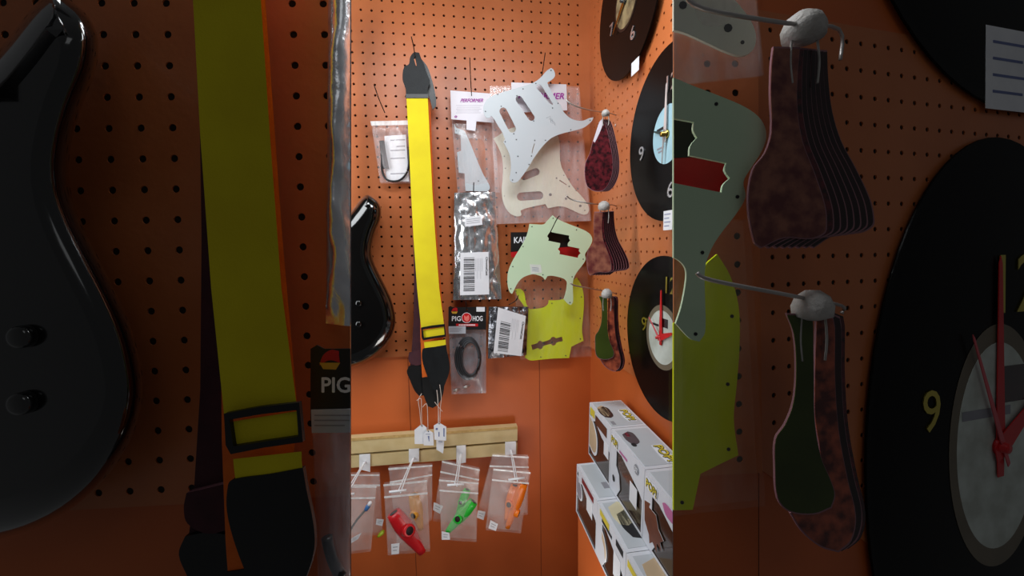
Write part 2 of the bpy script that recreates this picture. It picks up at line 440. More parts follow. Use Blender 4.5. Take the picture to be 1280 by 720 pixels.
board('added_board_left', LB, 380, 576.2, 195, 520)
pegboard('added_board_right', RB, hx, hz, edge_line(RB, 703.8), K(uv(RB, RB2.o)[0]), bb, bt, .0031*BS, SB, SB, th=.0016)
board('added_board_right', RB, 703.8, 738.3, 195, 520)
(c0, c1), (c2, c3) = uv(RB2, RB2.pt(738, 431.5)), uv(RB2, RB2.pt(808, 480))
pegboard('added_board_right', RB2, .014*BS, uv(RB2, RB2.pt(771, 284))[1], 0, uv(RB2, RB2.pt(885, 360))[0], lambda a: c1+(c3-c1)*(a-c0)/(c2-c0), K(bt), .0024*BS, .018*BS, SB*1.0, ORANGE, True, .0016)
board('added_board_right', RB2, 738, 885, 195, 540)

# ================================================================== OBJECT BUILDERS
def hook(F, pts, r, label, group='pegboard hooks', m=DWIRE):
    """peg hook: px, py, d from the board outwards"""
    P = [F.pt(x, y, d) for x, y, d in pts]
    if (P[-1]-P[0]).length < .001: return
    mb = MB(); tube(mb, bez(P, 5), r*F.sc, m); o = mb.build('peg_hook')
    return tag(o, label, 'hook', group)

def guitar(F, label, big=False):
    half = [(418, 281), (430, 274), (440, 263), (448, 252.5), (454, 246), (459.7, 243.3), (466, 246.7), (473, 253), (476.7, 262), (475.5, 275), (469.7, 290), (465.5, 306.7),
            (465.5, 320), (469.7, 333), (477, 348), (484, 362), (490, 376), (493.5, 390), (494.5, 402), (491.5, 416), (485, 428), (476, 439), (463, 449), (448, 456), (432, 460), (418, 462)]
    cx = 405; P = smooth(half+[(2*cx-x, y) for x, y in reversed(half)], 3, 60)
    n = len(P); nr = []
    for i in range(n):
        a, b = V(P[i-1]), V(P[(i+1) % n]); t = (b-a).normalized(); nr.append(V((-t.y, t.x)))
    if sum((P[i][0]*P[(i+1) % n][1]-P[(i+1) % n][0]*P[i][1]) for i in range(n)) < 0: nr = [-q for q in nr]
    t = empty('electric_guitar', F.pt(cx, 455, .03), label, 'guitar')
    rings_ = [(1.2, .030), (0, .033), (0, .048), (.7, .057), (2.2, .065), (4.4, .070), (7, .0735), (10, .0765), (13.5, .079), (15, .0795)]
    mb = MB(); vs = []
    for off, d in rings_:
        for i in range(n):
            q = V(P[i])+nr[i]*off
            vs.append(F.pt(q.x, q.y, d))
    fs = []
    for k in range(len(rings_)-1):
        for i in range(n): fs.append([k*n+i, k*n+(i+1) % n, (k+1)*n+(i+1) % n, (k+1)*n+i])
    mb.add(vs, fs, BLACKGLOSS, True)
    for k, rev in ((0, True), (len(rings_)-1, False)):
        L = vs[k*n:(k+1)*n]; tri = tessellate_polygon([[V((p.dot(F.u), p.dot(F.v), 0)) for p in L]])
        mb.add(L, [list(q) for q in tri], BLACKGLOSS, True)
    mb.build('body', t)
    mb = MB()
    for x in (cx-7, cx+7): pass
    A = [(cx-9, 275), (cx+9, 275), (cx+7.5, 60), (cx-7.5, 60)]
    quad(mb, F, A, .100, .022, BLACK); mb.build('neck', t)
    mb = MB(); prism(mb, F, [(cx-8, 60), (cx+8, 60), (cx+18, 20), (cx+10, 2), (cx, 8), (cx-10, 0), (cx-19, 18)], .096, .014, BLACKGLOSS); mb.build('headstock', t)
    for y in (379, 405):
        mb = MB(); o = F.pt(448.5, y, .0795)
        q = F.sc; lathe(mb, o, F.n, [(-.001*q, .0075*q), (.004*q, .0074*q), (.0062*q, .0066*q), (.0070*q, .0045*q), (.0072*q, .0005*q)], BLACKGLOSS); mb.build('knob', t)
    for y in (300, 345):
        mb = MB(); prism(mb, F, [(cx-15, y-8), (cx+15, y-8), (cx+15, y+8), (cx-15, y+8)], .087, .006, BLACK, curve=False); mb.build('pickup', t)

def band(mb, F, L, R, d0, d1, th, m):
    """a webbing band between two edge lines, top to bottom"""
    n = len(L); vs = []
    for i in range(n):
        d = d0+(d1-d0)*i/(n-1)
        for q, dd in ((L[i], d), (R[i], d), (R[i], d-th), (L[i], d-th)): vs.append(F.pt(q[0], q[1], dd))
    fs = []
    for i in range(n-1):
        for k in range(4): fs.append([i*4+k, i*4+(k+1) % 4, (i+1)*4+(k+1) % 4, (i+1)*4+k])
    fs += [[0, 1, 2, 3], [(n-1)*4+k for k in range(4)]]
    return mb.add(vs, fs, m)

def straps(F, dim=''):
    k = F.zoom
    w1, w2, w3 = (('yellow webbing guitar strap in front of the orange and maroon ones on the pegboard', 'orange guitar strap mostly hidden right behind the yellow strap',
                   'dark maroon guitar strap hanging lowest left behind the yellow strap') if not k else
                  ('huge dim yellow guitar strap hanging in the dark left panel', 'dim orange guitar strap edge showing behind the huge yellow strap in left panel',
                   'dim maroon guitar strap left of the huge yellow strap in left panel'))
    # maroon
    t = empty('guitar_strap', F.pt(517, 250, .03), w3, 'strap', None if k else 'straps on one hook')
    mb = MB(); band(mb, F, [(513, 125), (516, 240), (517.5, 340), (517, 400), (514.5, 440), (512, 462)], [(521, 125), (526, 240), (528, 340), (528, 400), (528, 440), (529, 462)], .030, .034, .003, MAROON); mb.build('webbing', t)
    mb = MB(); prism(mb, F, [(511.5, 441), (528, 437), (529, 455), (520, 457), (512, 453), (510.5, 447)], .040, .006, MAROON); mb.build('slider', t)
    mb = MB(); prism(mb, F, [(511, 458), (520, 456.5), (531, 458), (534, 470), (535, 485), (532, 494), (524, 495), (518, 488), (512, 474), (508.5, 465)], .038, .004, BLACK); mb.build('leather_end', t)
    # orange
    t = empty('guitar_strap', F.pt(530, 250, .045), w2, 'strap', None if k else 'straps on one hook')
    mb = MB(); band(mb, F, [(514, 116), (520, 240), (525, 360), (525.5, 420), (527, 460), (528, 474)], [(537.3, 116), (542.2, 240), (549.4, 340), (555.6, 410), (550, 460), (540, 474)], .046, .046, .003, ORANGEW); mb.build('webbing', t)
    mb = MB(); prism(mb, F, [(527.5, 472), (545, 470), (556, 474), (554, 492), (548, 505), (541, 510), (535, 508), (529, 492)], .047, .004, BLACK); mb.build('leather_end', t)
    if not k:
        mb = MB(); prism(mb, F, [(526, 73), (534, 83), (540, 100), (544, 117), (545, 132), (541, 137), (536, 120), (528, 100)], .050, .004, BLACK); mb.build('top_leather', t)
    # yellow
    t = empty('guitar_strap', F.pt(530, 250, .06), w1, 'strap', None if k else 'straps on one hook')
    mb = MB(); band(mb, F, [(508, 121), (511, 180), (513.8, 240), (517, 300), (521.3, 360), (526.5, 411)], [(534.7, 121), (537.5, 180), (540.5, 240), (544.5, 300), (549, 360), (555.3, 408)], .064, .064, .003, YELLOW)
    mb.build('webbing', t)
    mb = MB(); band(mb, F, [(528, 413), (528.3, 418), (529, 423)], [(555.6, 408.5), (556, 414), (556, 419)], .066, .066, .003, YELLOW); mb.build('webbing_loop', t)
    mb = MB(); band(mb, F, [(530, 427.5), (530.3, 431), (531, 436.5)], [(557, 424.5), (557, 428), (557.5, 432.5)], .065, .065, .003, YELLOW); mb.build('webbing_loop', t)
    mb = MB(); prism(mb, F, [(526.3, 409.6), (540, 407), (556, 405.2), (557.5, 420.8), (542, 423), (529, 425.6), (527, 422)], .070, .004, BLACK,
                     holes=[[(528.5, 412), (541, 409.8), (555, 408.2), (555.7, 418.6), (542, 420.6), (530, 422.5)]], curve=False); mb.build('buckle', t, bevel=.0008)
    mb = MB(); prism(mb, F, [(528, 437.5), (530, 435.5), (544, 433.5), (557.5, 431), (559, 440), (561.5, 452), (562, 463), (558, 476), (553, 486), (548, 488), (542, 487), (537, 477), (531, 462), (527.5, 448)], .066, .004, LEATHER if not k else BLACK); mb.build('leather_end', t)
    if not k:
        mb = MB(); prism(mb, F, [(512.5, 72), (515, 67.5), (518, 64.8), (524, 66), (526.5, 73), (530, 80), (533, 90), (537.5, 102), (534.8, 110), (534.8, 119), (507.5, 119), (506.8, 110), (503.2, 99), (505, 84), (511, 80)],
                         .064, .0045, LEATHER, holes=[[(517.2, 73), (518.8, 72), (521, 82), (520, 83)]]); mb.build('top_leather', t, bevel=.001)
        mb = MB(); prism(mb, F, [(507, 117.5), (535.2, 117.5), (535.6, 122.4), (507.3, 122.4)], .066, .0065, BLACK, curve=False); mb.build('stitched_fold', t)

def rect(x0, y0, x1, y1): return [(x0, y0), (x1, y0), (x1, y1), (x0, y1)]
def in_quad(Q, s, t):
    (x0, y0), (x1, y1), (x2, y2), (x3, y3) = Q
    return ((x0*(1-s)+x1*s)*(1-t)+(x3*(1-s)+x2*s)*t, (y0*(1-s)+y1*s)*(1-t)+(y3*(1-s)+y2*s)*t)
def on_quad(mb, F, Q, s0, t0, s1, t1, d, m):
    if F.clip and in_quad(Q, s0, t0)[0] > F.clip[1]: return
    quad(mb, F, [in_quad(Q, s0, t0), in_quad(Q, s1, t0), in_quad(Q, s1, t1), in_quad(Q, s0, t1)], d, .0002, m)
def barcode(mb, F, Q, s0, s1, t0, t1, d):
    t = t0; rnd = random.Random(3)
    while t < t1:
        h = rnd.choice((.008, .014, .022)); on_quad(mb, F, Q, s0, t, s1, min(t+h, t1), d, INK); t += h+rnd.choice((.012, .018, .026))

MINTP = T(626, 264, 6, (215, 95), (260, 98), (322, 98), (345, 76), (388, 30), (420, 55), (500, 92), (580, 123), (640, 150), (674, 178), (686, 213), (676, 250), (650, 292), (632, 325), (637, 360), (615, 400), (580, 445), (555, 485), (541, 530), (541, 605), (541, 680), (528, 703), (506, 696), (472, 660), (485, 620), (496, 560), (495, 530), (475, 508), (430, 493), (380, 484), (350, 487), (332, 516), (315, 495), (280, 480), (240, 473), (190, 486), (150, 510), (120, 550), (100, 590), (85, 620), (70, 610), (55, 570), (50, 520), (55, 460), (75, 400), (110, 335), (150, 270), (188, 200), (208, 135))
MINTH = T(626, 264, 6, (372, 153), (395, 160), (515, 183), (513, 202), (522, 220), (506, 240), (504, 262), (592, 280), (588, 298), (600, 316), (584, 332), (580, 350), (440, 322), (443, 302), (428, 285), (441, 266), (446, 240), (355, 221), (359, 205), (348, 188), (358, 170))
MINTD = T(626, 264, 6, (393, 53), (568, 140), (234, 116), (167, 265), (90, 415), (75, 582), (316, 477), (535, 492), (519, 685), (618, 360))
def mint_guard(F, label, name='pickguard'):
    mb = MB(); prism(mb, F, MINTP, .052, .0025, MINT, [MINTH], dots=MINTD, dm=INK)
    o = tag(mb.build(name), label, 'pickguard', None)
    if not F.zoom:
        mb = MB(); quad(mb, F, T(626, 264, 6, (218, 398), (300, 402), (309, 462), (226, 472)), .0524, .0004, mat('sticker_white', (224, 232, 224), .5))
        for k in range(3): quad(mb, F, T(626, 264, 6, (235, 420+12*k), (285, 426+12*k), (285, 428.5+12*k), (235, 422.5+12*k)), .0527, .0002, BLUEINK)
        mb.build('price_sticker', o)
    return o
NEONP = T(606, 340, 6, (225, 131), (250, 126), (272, 129), (292, 150), (303, 195), (312, 240), (335, 280), (400, 275), (450, 262), (475, 240), (480, 212), (530, 212), (590, 203), (640, 160), (660, 70), (690, 40), (720, 90), (740, 160), (743, 250), (736, 350), (729, 430), (740, 516), (690, 540), (650, 560), (632, 645), (500, 650), (400, 660), (340, 663), (300, 641), (315, 585), (312, 480), (325, 330), (290, 250), (250, 190))
NEONH = T(606, 340, 6, (348, 546), (395, 533), (402, 520), (418, 515), (433, 525), (490, 506), (500, 491), (520, 487), (533, 497), (580, 485), (587, 520), (540, 531), (530, 548), (512, 554), (496, 541), (440, 557), (430, 575), (414, 582), (400, 572), (358, 586))
NEOND = T(606, 340, 6, (503, 235), (725, 187), (715, 348), (717, 502), (607, 628), (420, 638), (234, 143))
def neon_guard(F, label, blabel):
    mb = MB(); prism(mb, F, NEONP, .016, .0025, NEON, [NEONH], dots=NEOND, dm=INK); tag(mb.build('pickguard'), label, 'pickguard')
    mb = MB(); pillow(mb, F, [(641, 333), (734, 333), (740, 446), (651, 450)], 0.020, .006, .0012, CLEARN, 20, 22, 3.1, th=.010)
    tag(mb.build('plastic_bag'), blabel, 'bag')
def wire_to_right(F, P, r, label):
    mb = MB(); tube(mb, bez(P, 4), r, STEEL)
    return tag(mb.build('peg_hook'), label, 'hook', 'right wall hooks' if not F.zoom else None)
def ply_sheet(F, P, d, th, m, edge, shift, t):
    """one pickguard: pale ply with a darker face whose edge is cut back"""
    cx = sum(p[0] for p in P)/len(P); cy = sum(p[1] for p in P)/len(P)
    mb = MB(); prism(mb, F, P, d, th, edge, shift=shift); o = mb.build('sheet', t)
    mb = MB(); prism(mb, F, [(cx+(x-cx)*.968, cy+(y-cy)*.984) for x, y in P], d+.0004, .0006, m, shift=shift); mb.build('face_layer', o)
def bundle(F, name, label, outline, mats, shift, n, cat, th=.0022, fan=0., d=0., edge=PLY, knot=None, knotm=TWINE, r=(.011, .009)):
    """sheets tied in a stack, front one first"""
    c = F.pt(outline[0][0], outline[0][1], d)
    t = empty(name, c, label, cat)
    top = outline[0]
    for i in range(n-1, -1, -1):
        a = fan*i; cs, sn = math.cos(a), math.sin(a)
        P = [(top[0]+(x-top[0])*cs-(y-top[1])*sn, top[1]+(x-top[0])*sn+(y-top[1])*cs) for x, y in outline]
        ply_sheet(F, P, d, th, mats[min(i, len(mats)-1)], edge, shift*i, t)
    if knot:
        x, y, rx, ry, dd = knot; mb = MB(); o = F.pt(x, y, dd); rx = (F.pt(x+rx, y, dd)-o).length; ry = (F.pt(x, y+ry, dd)-o).length
        lathe(mb, o-F.v*ry, F.v, [(0, rx*.35), (ry*.25, rx*.95), (ry*.9, rx), (ry*1.5, rx*.8), (ry*1.9, rx*.35)], knotm, 14)
        mb.build('tie', t)
        for sx in (-.6, .7):
            mb = MB(); tube(mb, bez([o+F.u*rx*sx-F.v*ry*.6, o+F.u*rx*sx*1.15-F.v*ry*2.2, o+F.u*rx*sx*1.0-F.v*ry*3.6]), .0009*F.sc, knotm, 6); mb.build('tie_end', t)
    return t

TEAR = T(724, 120, 5.143, (146, 146), (163, 165), (178, 210), (193, 270), (207, 340), (217, 420), (213, 500), (190, 565), (155, 606), (118, 614), (82, 606), (50, 580), (35, 520), (38, 435), (66, 370), (85, 300), (108, 230), (128, 170))
BASSG = T(724, 240, 6, (115, 148), (178, 150), (172, 220), (172, 300), (185, 375), (212, 445), (238, 525), (242, 575), (236, 592), (205, 604), (140, 602), (86, 626), (70, 612), (55, 520), (66, 440), (95, 400), (110, 350), (108, 260), (110, 190))
OLIVEP = T(734, 340, 5.54, (80, 166), (136, 168), (138, 200), (139, 300), (141, 400), (155, 480), (178, 535), (186, 565), (178, 592), (140, 606), (85, 600), (60, 572), (54, 500), (56, 440), (76, 410), (95, 360), (101, 290), (96, 210))
ROUNDP = T(734, 340, 5.54, (142, 180), (160, 168), (178, 175), (182, 200), (182, 300), (190, 420), (210, 530), (228, 610), (218, 665), (190, 690), (150, 678), (110, 645), (84, 604), (150, 560), (150, 470), (139, 400), (138, 300))

def right_hangers(F, big):
    """bundles on the hooks of the right-hand wall; F is the plane their front sheets hang in"""
    w_ = 'in the dim right panel' if big else 'on the right wall'
    if big:
        sx = F.u*.0042*F.sc-F.n*.0016*F.sc; q = 1.0
        B = F
    else:
        sx = X*.0033; B = Frame(WR.pt(757, 200, .075), V((.86, -.5, 0)), Z)
    return B, sx

def record_clock(F, hub, rad, asp, label, parts, big=False, group='record clocks'):
    """a vinyl record turned into a wall clock on plane F (centre = F.o)"""
    t = empty('record_clock', F.L(0, 0, 0), label, 'clock', None if big else group)
    def disc(r0, d0, d1, m, r1=0., n=72):
        mb = MB(); vs = []
        prof = [(r1, d0), (r0*.998, d0), (r0, (d0+d1)/2), (r0*.998, d1), (r1, d1)] if r1 else [(1e-4, d0), (r0*.998, d0), (r0, (d0+d1)/2), (r0*.998, d1), (r0*.97, d1-.0002), (1e-4, d1-.0002)]
        for r_, d_ in prof:
            for k in range(n): a = 2*math.pi*k/n; vs.append(F.L(r_*math.cos(a)*asp, r_*math.sin(a), d_))
        m_ = len(prof); fs = [[i*n+k, i*n+(k+1) % n, (i+1)*n+(k+1) % n, (i+1)*n+k] for i in range(m_-1) for k in range(n)]
        return mb.add(vs, fs, m)
    disc(rad, .004, .0075, VINYL).build('record', t)
    for kind, *a in parts:
        if kind == 'label': disc(a[0], .0075, .0082, a[1]).build('centre_label', t)
        if kind == 'ring': disc(a[0], .0075, .0080, a[1]).build('label_ring', t)
        if kind == 'hub':
            mb = MB(); lathe(mb, F.L(0, 0, .008), F.n, [(0, a[0]), (.004, a[0]), (.005, a[0]*.6), (.012, a[0]*.55), (.013, .0004)], a[1], 16); mb.build('hub', t)
        if kind == 'num':
            s, x, y, wd, ht, m_ = a; mb = MB(); textL(mb, F, s, x, y, wd, ht, .0076, m_, asp); mb.build('numeral', t)
        if kind == 'hand':
            nm, ang, L, wd, m_, dd = a; c, s = math.cos(math.radians(ang)), math.sin(math.radians(ang)); mb = MB()
            P = [(-L*.16, -wd*.5), (L*.1, -wd*.7), (L*.96, -wd*.28), (L, 0), (L*.96, wd*.28), (L*.1, wd*.7), (-L*.16, wd*.5)]
            fr = [F.L((p*c-q*s)*asp, p*s+q*c, dd+.0012) for p, q in P]; bk = [F.L((p*c-q*s)*asp, p*s+q*c, dd) for p, q in P]; n = len(P)
            mb.add(fr+bk, [list(range(n)), [n+i for i in reversed(range(n))]]+[[i, (i+1) % n, n+(i+1) % n, n+i] for i in range(n)], m_); mb.build(nm, t)
        if kind == 'sticker':
            x0, y0, x1, y1, lines = a; mb = MB()
            def bx(p, q, p2, q2, d, m_): box(mb, F.L(p*asp, q, d), F.u*(p2-p)*asp, F.v*(q2-q), F.n*.0004, m_)
            bx(x0, y0, x1, y1, .0076, PAPER)
            for k in range(lines): bx(x0+(x1-x0)*.12, y1-(y1-y0)*(.2+.2*k), x0+(x1-x0)*(.8-.15*(k % 2)), y1-(y1-y0)*(.17+.2*k)+.0002, .0080, BLUEINK)
            mb.build('price_sticker', t)
        if kind == 'print':
            x0, y0, x1, y1, m_ = a; mb = MB(); box(mb, F.L(x0*asp, y0, .0083), F.u*(x1-x0)*asp, F.v*(y1-y0), F.n*.0002, m_); mb.build('label_print', t)
    return t

# ================================================================== LEFT BOARD (large, dim)
guitar(LB, 'huge glossy black electric guitar cut off by the left edge of the photo', True)
straps(LB)
mb = MB(); pillow(mb, LB, [(567.6, 222), (576.1, 222), (576.1, 375), (566.6, 374)], .012, .010, .0035, FOIL, 8, 60, 2.2, 60, .003); tag(mb.build('foil_bag'), 'dim strip of crumpled silver foil bag at the left panel edge', 'bag')
def cable_pack(F, label):
    k = F.zoom
    t = empty('cable_package', F.pt(565, 400, .02), label, 'package')
    mb = MB(); prism(mb, F, [(560.5, 384), (563, 382.5), (566, 384), (608, 383.5), (607.5, 412), (560.5, 412)], .032, .001, BLACKC, holes=[] if k else [ring(583.5, 387.2, 1.3, 1.2, 8)], curve=False)
    hc = mb.build('header_card', t)
    mb = MB(); text(mb, F, 'PIG', 565, 401.2, 11.0, 5.9, .0324, PAPER, 0, 0, .18)
    if not k: mb.build('lettering', hc); mb = MB(); text(mb, F, 'HOG', 591, 401.2, 12.2, 6.2, .0324, PAPER, 0, 0, .18)
    mb.build('lettering', hc)
    if not k:
        mb = MB(); prism(mb, F, ring(583.3, 397.2, 6.4, 6.4, 24), .0330, .0008, PAPER, curve=False)
        prism(mb, F, ring(583.3, 397.2, 5.8, 5.8, 24), .0334, .0008, REDC, curve=False)
        prism(mb, F, [(580, 394), (583, 396), (586, 393.5), (586.5, 399), (584, 402), (580.5, 400)], .0338, .0006, mat('pale_red', (240, 120, 110), .5)); mb.build('round_logo', hc)
        mb = MB(); quad(mb, F, rect(570, 404.6, 597.5, 408), .0325, .0003, REDC)
        [quad(mb, F, rect(573.5+2.1*q, 405.5, 575+2.1*q, 407.1), .0329, .0002, PAPER) for q in range(10)]; mb.build('red_strip', hc)
        mb = MB(); quad(mb, F, rect(595.5, 383.8, 606, 389.5), .0326, .0004, PAPER); mb.build('price_sticker', hc)
    mb = MB(); prism(mb, F, [(564, 390.5), (565.5, 386.5), (568.5, 384.5), (571.5, 385), (572, 389.5), (568, 388.5)], .0326, .0004, REDC)
    prism(mb, F, [(564, 389.5), (572.2, 389.5), (570.5, 392.2), (565.5, 392)], .0327, .0004, mat('logo_gold', (220, 170, 50), .5)); mb.build('flame_logo', hc)
    mb = MB(); quad(mb, F, [(560.7, 408), (582.2, 407.6), (582.2, 417), (561, 417.2)], .0330, .0005, mat('sticker_grey', (190, 196, 206), .6))
    for r_ in range(3): quad(mb, F, rect(562, 410+r_*2, 578-r_*2, 410.5+r_*2), .0334, .0002, GREYINK)
    mb.build('barcode_sticker', t)
    mb = MB(); pillow(mb, F, [(561, 411.5), (607.7, 412.5), (607.7, 491.5), (564.5, 493)], .020, .013, .0018, CLEARG, 18, 26, 7.7, th=.004, back=not k); mb.build('pouch', t)
    return t
cable_pack(LB, 'cut off dim black card package reading PIG at the left panel edge')
if True:   # the dark coil inside the cut-off pouch
    mb = MB(); F = LB; P = [F.pt(577+11*math.cos(a), 446+30*math.sin(a), .026) for a in [math.pi*.62+k*.055 for k in range(15)]]
    tube(mb, P, .0045*F.sc, BLACK); tag(mb.build('coiled_cable'), 'dim bit of coiled black cable in cut off pouch at left panel edge', 'cable')

# ================================================================== RIGHT BOARD (large, dim)
mint_guard(RB, 'huge dim mint pickguard cut off by the right panel edge')
neon_guard(RB, 'huge dim neon yellow pickguard low at the right panel edge', 'huge clear bag around the dim neon pickguard in right panel')
mb = MB(); quad(mb, RB, T(626, 264, 6, (440, 140), (560, 150), (590, 262), (430, 270)), .030, .002, BLACKC)
o = tag(mb.build('hang_card'), 'dim black and red card behind the huge mint pickguard', 'card')
mb = MB(); quad(mb, RB, T(626, 264, 6, (430, 264), (620, 252), (612, 352), (430, 352)), .0295, .002, REDC); mb.build('red_band', o)
CREAMP = T(556, 180, 6, (365, -40), (395, 10), (425, 80), (437, 160), (435, 260), (428, 340), (435, 420), (455, 475), (490, 520), (530, 540), (565, 540), (575, 530), (568, 500), (600, 485), (680, 465), (755, 450), (775, 482), (850, 468), (900, 472), (960, 497), (1010, 520), (1050, 530), (1075, 515), (1081, 480), (1065, 440), (1020, 385), (960, 320), (910, 240), (875, 170), (863, 100), (862, 0), (850, -60), (700, -130), (500, -120))
def slot(cx, cy, L, r, ang):
    c, s = math.cos(math.radians(ang)), math.sin(math.radians(ang)); P = []
    for k in range(9): a = -math.pi/2+math.pi*k/8; P.append((L/2-r+r*math.cos(a), r*math.sin(a)))
    for k in range(9): a = math.pi/2+math.pi*k/8; P.append((-L/2+r+r*math.cos(a), r*math.sin(a)))
    return [(cx+x*c-y*s, cy+x*s+y*c) for x, y in P]
CREAMH = [slot(556+640/6, 180+390/6, 33, 5.2, -4), slot(556+640/6, 180+226/6, 25, 4.6, -22), slot(556+887/6, 180+289/6, 11, .7, 33)]
CREAMD = [(556+a/6, 180+b/6, r) for a, b, r in ((792, 380, 1.9), (909, 410, 1.6), (1016, 464, 1.7), (838, 256, 1), (933, 318, 1), (985, 350, .7), (1050, 498, .8), (893, 235, .7), (447, 92, .8), (455, 182, .8), (446, 390, .6))]
def cream_guard(F, label):
    mb = MB(); prism(mb, F, CREAMP, .034, .0025, CREAM, CREAMH if not F.zoom else [], dots=CREAMD, dm=mat('screw_hole_grey', (84, 84, 84), .6)); return tag(mb.build('pickguard'), label, 'pickguard')
cream_guard(RB, 'dim corner of huge cream pickguard at top left of the right panel')
mb = MB(); pillow(mb, RB, [(612, 107), (724, 108), (739.5, 276), (621, 280)], .030, .008, .0012, CLEAR, 16, 22, 5.5, th=.002); tag(mb.build('plastic_bag'), 'dim corner of clear bag around the huge cream pickguard', 'bag')

def hang_right(F, big):
    if big: B = F; sx = F.u*.0040*F.sc-F.n*.0012*F.sc; dd = .062
    else: B = Frame(WR.pt(757, 200, .075), V((.86, -.5, 0)), Z); sx = X*.0034; dd = 0.
    if not big:
        tp = bundle(B, 'pickguard_bundle', 'dark red tortoiseshell teardrop pickguards in a stack, right of the white pickguard', TEAR, [TORT, DEEP], sx, 5, 'pickguards', .0020, .0, dd, PLY, (757, 141, 5.2, 4.4, dd+.004), r=(.01, .01))
        mb = MB(); prism(mb, B, T(724, 120, 5.143, (146, 148), (130, 168), (108, 230), (90, 290), (100, 300), (125, 250), (148, 190)), dd+.001, .0006, mat('peeled_film', (206, 196, 204), .3)); mb.build('protective_film', tp)
    k = 'huge dim ' if big else ''
    pl = 'in the right panel' if big else 'hanging below the teardrop ones'
    bundle(B, 'pickguard_bundle', f'{k}stack of brown tortoiseshell bass pickguards {pl}', BASSG, [TORT2, TORT, DEEP], sx, 8, 'pickguards', .0022, -.018, dd, PLY, (755, 257, 7.6, 6.2, dd-.004*(0 if big else 1)))
    t = bundle(B, 'pickguard_bundle', ('huge dim olive green and dark pickguard stack low in the right panel' if big else 'olive green guard on dark tortoiseshell pickguards, lowest stack on the right wall'), OLIVEP, [OLIVE], sx, 1, 'pickguards', .0022, 0, dd, PLY, (758.5, 366.5, 7, 6.2, dd))
    for i in range(4):
        ply_sheet(B, ROUNDP, dd-.003, .0022, [TORT3, DEEP, DEEP, TORT][i], [PLY, DEEP, PLY, DEEP][i], sx*(i*.9+.4), t)
    # hooks
    W = RB2 if big else WR
    def H(pts, label):
        if big: P = [F.pt(x, y, d) for x, y, d in pts]
        else: P = [WR.pt(x, y, d) for x, y, d in pts]
        mb = MB(); tube(mb, bez(P, 4), .0015*(F.sc if big else 1), STEEL); tag(mb.build('peg_hook'), label, 'hook', None if big else 'right wall hooks')
    if big:
        H([(708, 244, .085), (716, 250, .085), (748, 255.5, .075), (769, 258, .012), (769.5, 270, .005)], 'dim steel hook through the white tie of the huge tortoiseshell stack')
        H([(713, 354, .085), (719, 357, .085), (750, 363, .075), (770, 367, .012), (770, 370, .005)], 'dim steel hook holding the huge olive green stack')
    else:
        H([(707, 124, .150), (716, 131, .135), (738, 138, .09), (770, 144, .0), (769, 158, .002)], 'thin steel hook holding the teardrop pickguards on the right wall')
        H([(708, 244.5, .150), (716, 250, .135), (742, 255, .09), (770, 257.5, 0), (766, 272, .002)], 'thin steel hook holding the brown tortoiseshell stack')
        H([(713, 354, .150), (719, 357, .138), (740, 361, .09), (770, 367, 0), (769, 374, .002)], 'thin steel hook holding the olive green stack')
hang_right(RB, True)

def big_clock(hub, left, rv_px, label, parts):
    c = RB2.pt(*hub); F = RB2.at(c); l = RB2.pt(*left)
    depth = c.dot(FW); rv = rv_px/FPX*depth
    a = abs((l-c).dot(RB2.u)); return record_clock(F, hub, rv, a/rv, label, parts(rv), True)
big_clock((838, 168), (762, 176), 386, 'huge dim black record clock at top right corner with a pale price sticker',
          lambda r: [('label', r*.36, LBLUE), ('hub', r*.05, BRASS), ('sticker', -r*.20, -r*1.0, r*.14, -r*.74, 4)])
big_clock((829, 421.5), (777.5, 421.5), 378, 'huge dim black record clock with red hands at lower right corner',
          lambda r: [('ring', r*.40, LRING), ('label', r*.34, LGREY), ('hub', r*.03, REDH), ('hand', 'minute_hand', 91, r*.62, r*.05, REDH, .010), ('hand', 'hour_hand', 25, r*.36, r*.055, REDH, .012),
                     ('hand', 'second_hand', 125, r*.46, r*.02, PINKH, .014), ('num', '9', -r*.54, r*.15, r*.13, r*.13, GOLD), ('num', '12', r*.17, r*.53, r*.34, r*.19, GOLD),
                     ('print', -r*.30, r*.10, r*.1, r*.13, GREYINK), ('print', r*.02, r*.14, r*.22, r*.26, DEEP)])

# ================================================================== MIDDLE: WALL
guitar(WB, 'glossy black electric guitar half hidden at the left of the lit pegboard')
straps(WB)
hook(WB, [(519, 72, .07), (517.3, 60, .085), (515.2, 50, .11), (514, 45.5, .115)], .0012, 'dark wire hook tip above the yellow strap')
hook(WB, [(473, 122, .0), (488, 153, .03), (481, 141, .06), (473, 122, .085), (468, 107, .10)][2:], .0012, 'long dark wire hook above the small bag left of the yellow strap')
hook(WB, [(589.5, 120, .04), (588.3, 100, .06), (587.2, 72, .11)], .0011, 'thin dark wire hook through the PERFORMER card with the triangular guard')
hook(WB, [(675.5, 105, .055), (678, 90, .075), (681.5, 66, .12)], .0011, 'thin dark wire hook holding the white pickguard')
hook(WB, [(592, 246, .04), (592, 237, .05), (592.2, 228, .06)], .0013, 'short dark hook at the top of the silver foil bag')
hook(WB, [(687.5, 291, .058), (691, 284, .075), (696, 274, .10), (699.2, 270, .11)], .0013, 'dark hook bent over the mint pickguard slot')
hook(WB, [(636, 381, .035), (645, 375.5, .045), (648, 369, .06)], .0012, 'small hook above the dark labelled packet')
hook(WB, [(583.5, 389, .03), (583, 384, .04), (582.3, 377, .055)], .0013, 'small hook through the PIG HOG card')
for px, py in ((514, 44),): pass

